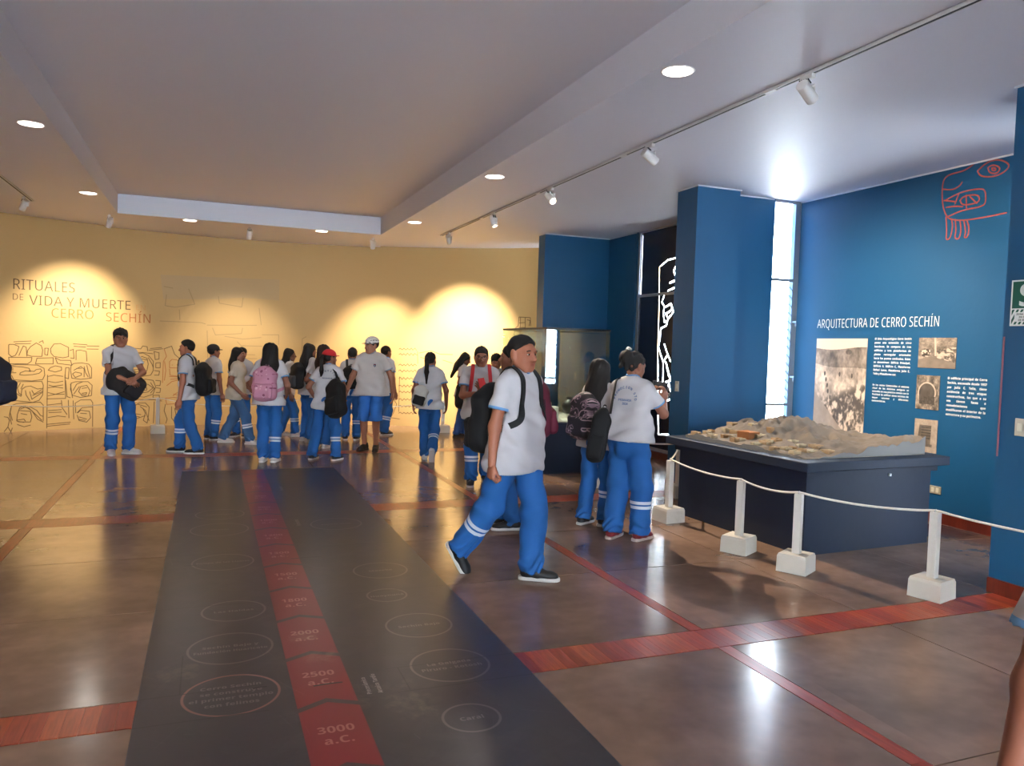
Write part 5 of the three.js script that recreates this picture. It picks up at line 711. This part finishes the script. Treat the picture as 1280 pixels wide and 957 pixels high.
const arcPrint = (top, lines, col) => canvasTex(512, 512, (c, w, h) => { c.fillStyle = col; c.textAlign = 'center'; c.font = 'bold 62px sans-serif'; const n = top.length; for (let i = 0; i < n; i++) { const a = (-0.5 + i / (n - 1)) * 3.0; c.save(); c.translate(256 + Math.sin(a) * 200, 270 - Math.cos(a) * 200); c.rotate(a); c.fillText(top[i], 0, 0); c.restore(); } c.font = 'bold 58px sans-serif'; lines.forEach((l, i) => c.fillText(l, 256, 300 + i * 66)); });
const backPrint = arcPrint('PROMOCION 5TO', ['PRIMARIA', '2024'], '#2f5f9a');
shirtPrint(D.P19, backPrint, 0.0, 0.36, 0.23, 0.23, true, 'blue arched lettering on the back');
D.P18 = person({ label: 'girl with long black hair standing behind the girl with the phone', at: [3.2, -6.03], face: 112, h: 1.46, fem: true, fine: 0.012, look: 15, hair: 'long', skin: '#8f5b45', feet: { L: [0.09, -0.06, 8, 0, 0], R: [-0.09, 0.05, -6, 0, 0] }, hands: { L: [0.15, 1.0, 0.25], R: [-0.15, 1.0, 0.25] }, shoe: '#191a1e', sole: '#cfc8c0', lace: '#d8d4ce', hem: -0.11 });
const paisley = (() => { const t = canvasTex(256, 256, (c, w, h) => { c.fillStyle = '#221d24'; c.fillRect(0, 0, w, h); let q = 5; const r = () => { q = (Math.imul(q, 1664525) + 1013904223) >>> 0; return q / 4294967296; }; for (let i = 0; i < 60; i++) { const x = r() * w, y = r() * h, a = r() * 6.3; c.save(); c.translate(x, y); c.rotate(a); c.strokeStyle = r() < 0.6 ? '#a58a90' : '#7c6470'; c.lineWidth = 4; c.beginPath(); c.arc(0, 0, 8 + r() * 12, 0, 4.6); c.stroke(); c.beginPath(); c.arc(6, 4, 4 + r() * 5, 1, 5.5); c.stroke(); c.fillStyle = '#b59aa0'; c.beginPath(); c.arc(0, 0, 3, 0, 7); c.fill(); c.restore(); } }); t.wrapS = t.wrapT = THREE.RepeatWrapping; return std('#ffffff', { map: t, roughness: 0.7 }); })();
backpack(D.P18, 'dark paisley-patterned backpack on the long-haired girl behind the one with the phone', [paisley, paisley, black2], { size: 0.95, y: 0.42 });
// student hidden behind the walking boy
D.P16 = person({ label: 'student with dark tied hair standing behind the walking boy, facing the cream wall', at: [2.435, -6.12], face: -108, h: 1.57, fem: true, fine: 0.013, hair: 'short', look: -10, skin: '#8f5b45', shoe: '#15161a', lace: '#cfcbc6', feet: { L: [0.09, -0.02, 8, 0, 0], R: [-0.09, 0.1, -6, 0, 0] } });
backpack(D.P16, 'maroon backpack on the student behind the walking boy', [std('#5a1029', { roughness: 0.75 }), std('#651530', { roughness: 0.75 }), black2], { size: 1.06, z: 0.15 });
// boy with glasses
D.P14 = person({ label: 'boy with glasses and red straps holding a phone at his chest while walking', at: [2.86, -8.22], face: -16, h: 1.55, girth: 1.1, fine: 0.012, look: 0, nod: 8, hair: 'short', hairC: '#1d1613', skin: '#a0674e', feet: { L: [0.09, -0.14, 8, 0.03, 22], R: [-0.09, 0.14, -6, 0, 0] }, hands: { L: [0.02, 1.1, 0.27], R: [-0.03, 1.08, 0.28] }, elbows: { L: [0.8, -1, -0.3], R: [-0.8, -1, -0.3] }, grip: { L: 'hold', R: 'hold' }, palm: { L: [-0.4, 0.3, -1], R: [0.4, 0.3, -1] }, hdir: { L: [-0.5, 0.7, 0.3], R: [0.5, 0.8, 0.3] }, shoe: '#1a1b1f', lace: '#d0ccc6' });
{
  const red = std('#b51f24', { roughness: 0.7 }); backpack(D.P14, 'backpack with bright red straps worn by the boy with glasses', [black, black, red], { size: 0.95 });
  const gl = merged([...[-1, 1].map((q) => { const t = new THREE.TorusGeometry(0.021, 0.0022, 6, 24); t.scale(1.05, 0.85, 1); t.translate(q * 0.031, 0.002, 0.099); return t; }), tube([[-0.01, 0.005, 0.1], [0, 0.008, 0.102], [0.01, 0.005, 0.1]], 0.002, 6, 5), tube([[-0.053, 0.006, 0.098], [-0.072, 0.008, 0.05], [-0.08, 0.01, -0.01]], 0.002, 10, 5), tube([[0.053, 0.006, 0.098], [0.072, 0.008, 0.05], [0.08, 0.01, -0.01]], 0.002, 10, 5)]); gl.applyMatrix4(D.P14.hm); const gm = mesh('glasses', gl, plain('#151515', 0.3), D.P14.root); gm.userData.label = 'thin dark glasses';
  const w = toWorld(D.P14.o, [0.0, 1.2 * D.P14.s, 0.33 * D.P14.s]), t = thing('smartphone', 'red smartphone held by the boy with glasses', 'phone', w, D.P14.o.turn); mesh('phone_body', rbox(0.073, 0.145, 0.009, 0.003), red, t); mesh('screen', boxE(-0.032, 0.032, -0.066, 0.066, -0.0056, -0.0046), std('#1d232b', { roughness: 0.1 }), t); t.rotation.x = -0.75;
}
D.P15 = person({ label: 'boy with short dark hair half hidden beside the boy with glasses', at: [3.86, -10.45], face: -10, h: 1.43, hair: 'fringe', nod: 16, look: -8, skin: '#9c644b', shoe: '#17181b', fine: 0.015 });
// back row, from the right
D.P13 = person({ label: 'girl with loose dark hair looking down with a black bag, near the glass case', at: [4.02, -12.5], face: 62, h: 1.42, fem: true, hair: 'long', nod: 22, look: 6, skin: '#8f5b45', shoe: '#1b1613', sole: '#2a2522', trousers: '#2a4f8a', bands: '', feet: { L: [0.1, 0.05, 12, 0, 0], R: [-0.1, -0.06, -8, 0, 0] }, hands: { L: [0.16, 0.98, 0.25], R: [-0.2, 0.95, 0.2] }, trim: null });
slungBag(D.P13, 'black bag held in front of the girl with loose dark hair', [black, black, black2], [-0.2, 1.08, 0.1], [-0.05, 1.7, 0.1], [0.95, 1.1, 0.9], [[-0.2, 1.05, 0.08], [-0.17, 1.25, 0.03], [-0.13, 1.36, -0.01], [-0.09, 1.3, -0.12]], { name: 'sling_bag', cat: 'bag' });
D.P12 = person({ label: 'girl with a long ponytail walking towards the cream wall, one heel lifted', at: [2.76, -9.98], face: 163, h: 1.45, fem: true, fine: 0.0125, hair: 'ponytail', look: -22, skin: '#8f5b45', feet: { L: [0.055, 0.13, 4, 0, 0], R: [-0.06, -0.2, -4, 0.09, 55] }, hands: { L: [0.24, 0.82, 0.06], R: [-0.25, 0.83, 0.06] }, shoe: '#d8d5d2', sole: '#e4e2de', faceShown: true });
backpack(D.P12, 'small white and black backpack on the girl with the ponytail', [std('#c3bfb8', { roughness: 0.7 }), black, std('#b3bfcc', { roughness: 0.7 })], { size: 0.66, y: 0.26, x: 0.1, roll: 0.25, straps: [1] });
D.P11 = person({ label: 'student at the brightly lit wall behind the one in the patterned cap', at: [2.78, -12.95], face: 118, h: 1.5, hair: 'short', skin: '#9c644b', shoe: '#202126', feet: { L: [0.09, 0.08, 6, 0, 0], R: [-0.09, -0.05, -6, 0, 0] } });
const capPrint = (() => { const t = canvasTex(128, 128, (c, w, h) => { c.fillStyle = '#dcd9d5'; c.fillRect(0, 0, w, h); c.fillStyle = '#3a3638'; let q = 9; const r = () => { q = (Math.imul(q, 1664525) + 1013904223) >>> 0; return q / 4294967296; }; for (let i = 0; i < 34; i++) { c.save(); c.translate(r() * w, r() * h); c.rotate(r() * 6); c.fillRect(-7, -3, 5 + r() * 12, 4 + r() * 4); c.restore(); } }); t.wrapS = t.wrapT = THREE.RepeatWrapping; return std('#ffffff', { map: t, roughness: 0.8 }); })();
D.P9 = person({ label: 'heavy student in a patterned cap, pale grey t-shirt and blue shorts', at: [2.19, -11.05], face: -32, h: 1.62, girth: 1.22, belly: 0.03, fine: 0.0125, look: -36, nod: 4, hair: 'short', shorts: true, skin: '#a0684e', shirt: '#cfc9c6', trim: '#9aa7b8', shoe: '#141518', sole: '#1d1d20', bands: '', trousers: '#2b6fc0', feet: { L: [0.09, 0.02, 14, 0, 0], R: [-0.09, 0.0, -10, 0, 0] }, hands: { L: [0.34, 0.84, 0.06], R: [-0.34, 0.84, 0.1] }, hem: -0.07 });
capHat(D.P9, capPrint, plain('#23242a', 0.8), 0, 'white cap with dark pattern');
const crest = canvasTex(64, 64, (c) => { c.fillStyle = '#2f4468'; c.fillRect(14, 8, 36, 30); c.beginPath(); c.moveTo(14, 38); c.lineTo(32, 58); c.lineTo(50, 38); c.fill(); c.fillStyle = '#a53a34'; c.fillRect(20, 14, 24, 10); c.fillStyle = '#cfd4dc'; c.fillRect(28, 26, 8, 18); });
shirtPrint(D.P9, crest, 0.085, 0.36, 0.06, 0.06, false, 'small dark crest on the chest');
D.P10 = person({ label: 'student with dark hair standing behind the red cap, mostly hidden', at: [2.12, -12.3], face: 165, h: 1.46, fem: true, hair: 'short', skin: '#8f5b45', shoe: '#17181b' });
backpack(D.P10, 'black backpack on the student mostly hidden behind the red cap', [black, black, black2], { size: 0.85 });
D.P8 = person({ label: 'girl in a red cap seen from behind with legs apart', at: [1.43, -10.22], face: 152, h: 1.44, fem: true, fine: 0.0125, hair: 'ponytail', look: -40, skin: '#8f5b45', feet: { L: [0.2, 0.02, -4, 0, 0], R: [-0.15, 0.04, -14, 0, 0] }, hipZ: 0.0, side: -4, hands: { L: [0.24, 0.92, 0.16], R: [-0.22, 0.95, 0.2] }, shoe: '#1d2630', sole: '#dcd9d4', lace: '#cfcbc6', hem: -0.12 });
capHat(D.P8, std('#c01520', { roughness: 0.75 }), plain('#b0121c', 0.75), 0, 'bright red cap');
slungBag(D.P8, 'black backpack hung from the shoulder of the girl in the red cap', [black, black, black2], [-0.23, 1.18, -0.1], [0.15, -0.5, -0.3], [1.0, 1.18, 1.0], [[-0.2, 1.16, -0.1], [-0.15, 1.3, -0.05], [-0.13, 1.32, 0.02], [-0.14, 1.2, 0.12], [-0.2, 1.0, 0.08], [-0.24, 0.85, -0.06]]);
{ const p = arcPrint('PROMOCION', ['PRIMARIA'], '#3c4f72'); shirtPrint(D.P8, p, 0.02, 0.36, 0.24, 0.22, true, 'dark arched lettering on the back'); }
D.P7 = person({ label: 'girl with very long brown hair, no bag, in the group before the cream wall', at: [1.56, -11.5], face: 148, h: 1.5, fem: true, hair: 'long', hairC: '#2a1612', look: 10, skin: '#8f5b45', shoe: '#cfcac4', bands: '', feet: { L: [0.11, 0.1, 6, 0, 0], R: [-0.09, -0.06, -6, 0, 0] }, hands: { L: [0.2, 0.95, 0.18], R: [-0.24, 0.84, 0.05] }, trim: null });
D.P6 = person({ label: 'girl with long black hair at the left of the group, sideways to the cream wall', at: [1.43, -12.2], face: 112, h: 1.5, fem: true, hair: 'long', skin: '#8f5b45', shoe: '#cfcac4', bands: '', trim: null, hands: { L: [0.2, 0.95, 0.18], R: [-0.2, 0.95, 0.18] } });
backpack(D.P6, 'grey and black backpack on the long-haired girl at the left of the group', [black2, greyBag, black], { size: 0.92 });
D.P5 = person({ label: 'girl with dark hair facing the wall, partly hidden behind the pink backpack', at: [1.2, -12.95], face: 84, h: 1.42, fem: true, hair: 'long', skin: '#6f4532', shoe: '#cbc6c0', feet: { L: [0.09, -0.12, 6, 0, 0], R: [-0.09, 0.14, -6, 0, 0] } });
const pink = (() => { const t = canvasTex(256, 256, (c, w, h) => { c.fillStyle = '#c98aa0'; c.fillRect(0, 0, w, h); let q = 31; const r = () => { q = (Math.imul(q, 1664525) + 1013904223) >>> 0; return q / 4294967296; }; for (let i = 0; i < 90; i++) { c.fillStyle = ['#a9607c', '#dfb1c0', '#8e4a66'][Math.floor(r() * 3)]; c.beginPath(); c.arc(r() * w, r() * h, 2 + r() * 5, 0, 7); c.fill(); } }); t.wrapS = t.wrapT = THREE.RepeatWrapping; return std('#ffffff', { map: t, roughness: 0.7 }); })();
D.P4 = person({ label: 'girl with long dark hair seen from behind at the far end of the floor timeline', at: [0.72, -10.2], face: 160, h: 1.5, fem: true, fine: 0.0125, girth: 1.1, hair: 'long', look: 14, skin: '#8f5b45', shoe: '#d6d2ce', sole: '#e2dfda', feet: { L: [0.075, 0, 4, 0, 0], R: [-0.085, 0, -4, 0, 0] }, hands: { L: [0.16, 1.0, 0.22], R: [-0.2, 0.93, 0.16] } });
backpack(D.P4, 'pink speckled backpack on the girl at the end of the floor timeline', [pink, pink, pink], { size: 0.98, y: 0.43, straps: [1, -1] });
D.P3c = person({ label: 'student in brightly lit white t-shirt facing into the hall, behind the one in beige', at: [0.5, -12.95], face: -30, h: 1.41, hair: 'short', skin: '#8f5a45', shoe: '#2a2626', hands: { L: [0.15, 0.95, 0.22], R: [-0.15, 0.95, 0.22] } });
D.P3 = person({ label: 'girl in beige t-shirt walking with long black hair', at: [0.39, -12.1], face: 72, h: 1.45, fem: true, girth: 1.15, fine: 0.013, hair: 'long', look: -4, skin: '#8f5b45', shirt: '#c4b8a6', trim: null, trousers: '#38618f', shoe: '#d2cdc6', feet: { L: [0.08, -0.24, 6, 0, 0], R: [-0.08, 0.25, -6, 0, 0] }, hands: { L: [0.2, 0.9, 0.16], R: [-0.2, 0.84, 0.14] } });
D.P3b = person({ label: 'student in a dark cap hidden between the beige t-shirt and a black backpack', at: [0.05, -12.62], face: 118, h: 1.44, hair: 'short', skin: '#8f5a45', shoe: '#15161a' });
capHat(D.P3b, plain('#1b1b1e', 0.7), plain('#1b1b1e', 0.7), 0, 'dark cap');
D.P2 = person({ label: 'boy standing in profile with short dark hair between the cream wall and the floor timeline', at: [-0.24, -11.17], face: -106, h: 1.52, fine: 0.0125, hair: 'fade', skin: '#a8694f', shoe: '#17181b', feet: { L: [0.08, -0.16, 2, 0, 0], R: [-0.08, 0.14, -4, 0, 0] }, hands: { L: [0.24, 0.78, 0.05], R: [-0.24, 0.8, 0.05] } });
backpack(D.P2, 'black backpack on the boy standing in profile', [black, black, black2], { size: 1.0 }); shirtPrint(D.P2, crest, 0.075, 0.36, 0.055, 0.055, false, 'small dark crest on the chest');
D.P1 = person({ label: 'boy with fringe looking this way, a dark bag across his body, before the title', at: [-1.08, -11.22], face: 26, h: 1.62, fine: 0.0125, hair: 'fringe', hairC: '#15100e', look: -18, skin: '#9c644b', shoe: '#d2cfca', sole: '#e2dfd9', feet: { L: [0.1, 0.04, 34, 0, 0], R: [-0.1, 0.0, -16, 0, 0] }, hands: { L: [0.08, 1.0, 0.3], R: [-0.02, 0.98, 0.31] }, elbows: { L: [1, -0.6, -0.3], R: [-1, -0.6, -0.3] }, palm: { L: [0, -0.2, -1], R: [0, -0.2, -1] }, trim: null });
slungBag(D.P1, 'large dark grey bag slung across the front of the boy with fringe', [std('#211e1e', { roughness: 0.8 }), std('#262222', { roughness: 0.8 }), black2], [-0.19, 1.07, 0.13], [-0.1, 3.2, -1.0], [1.0, 1.05, 0.75], [[-0.19, 1.1, 0.16], [-0.15, 1.25, 0.12], [-0.09, 1.4, 0.02], [0.02, 1.38, -0.09], [0.12, 1.2, -0.13], [0.2, 1.05, 0.0], [0.2, 0.95, 0.15]], { name: 'crossbody_bag', cat: 'bag' });
// partly outside the frame
D.P21 = person({ label: 'student in dark jeans with a navy backpack, cut by the left edge', at: [-2.22, -9.32], face: -112, h: 1.6, hair: 'short', trousers: '#22406e', bands: '', skin: '#8f5b45', shoe: '#1b1b1e', sole: '#2a2a2c' });
backpack(D.P21, 'large navy backpack on the student at the left edge', [std('#141c2c', { roughness: 0.75 }), std('#182236', { roughness: 0.75 }), black2], { size: 1.08 });
D.P20 = person({ label: 'student in white t-shirt with light blue cuff standing close by, cut by the right edge', at: [1.612, -0.835], face: 150, h: 1.475, fine: 0.011, girth: 1.1, hair: 'short', skin: '#84503d', shoe: '#17181b', hands: { L: [0.26, 0.8, 0.03], R: [-0.26, 0.8, 0.03] } });
shade(scene);
renderer.render(scene, camera);
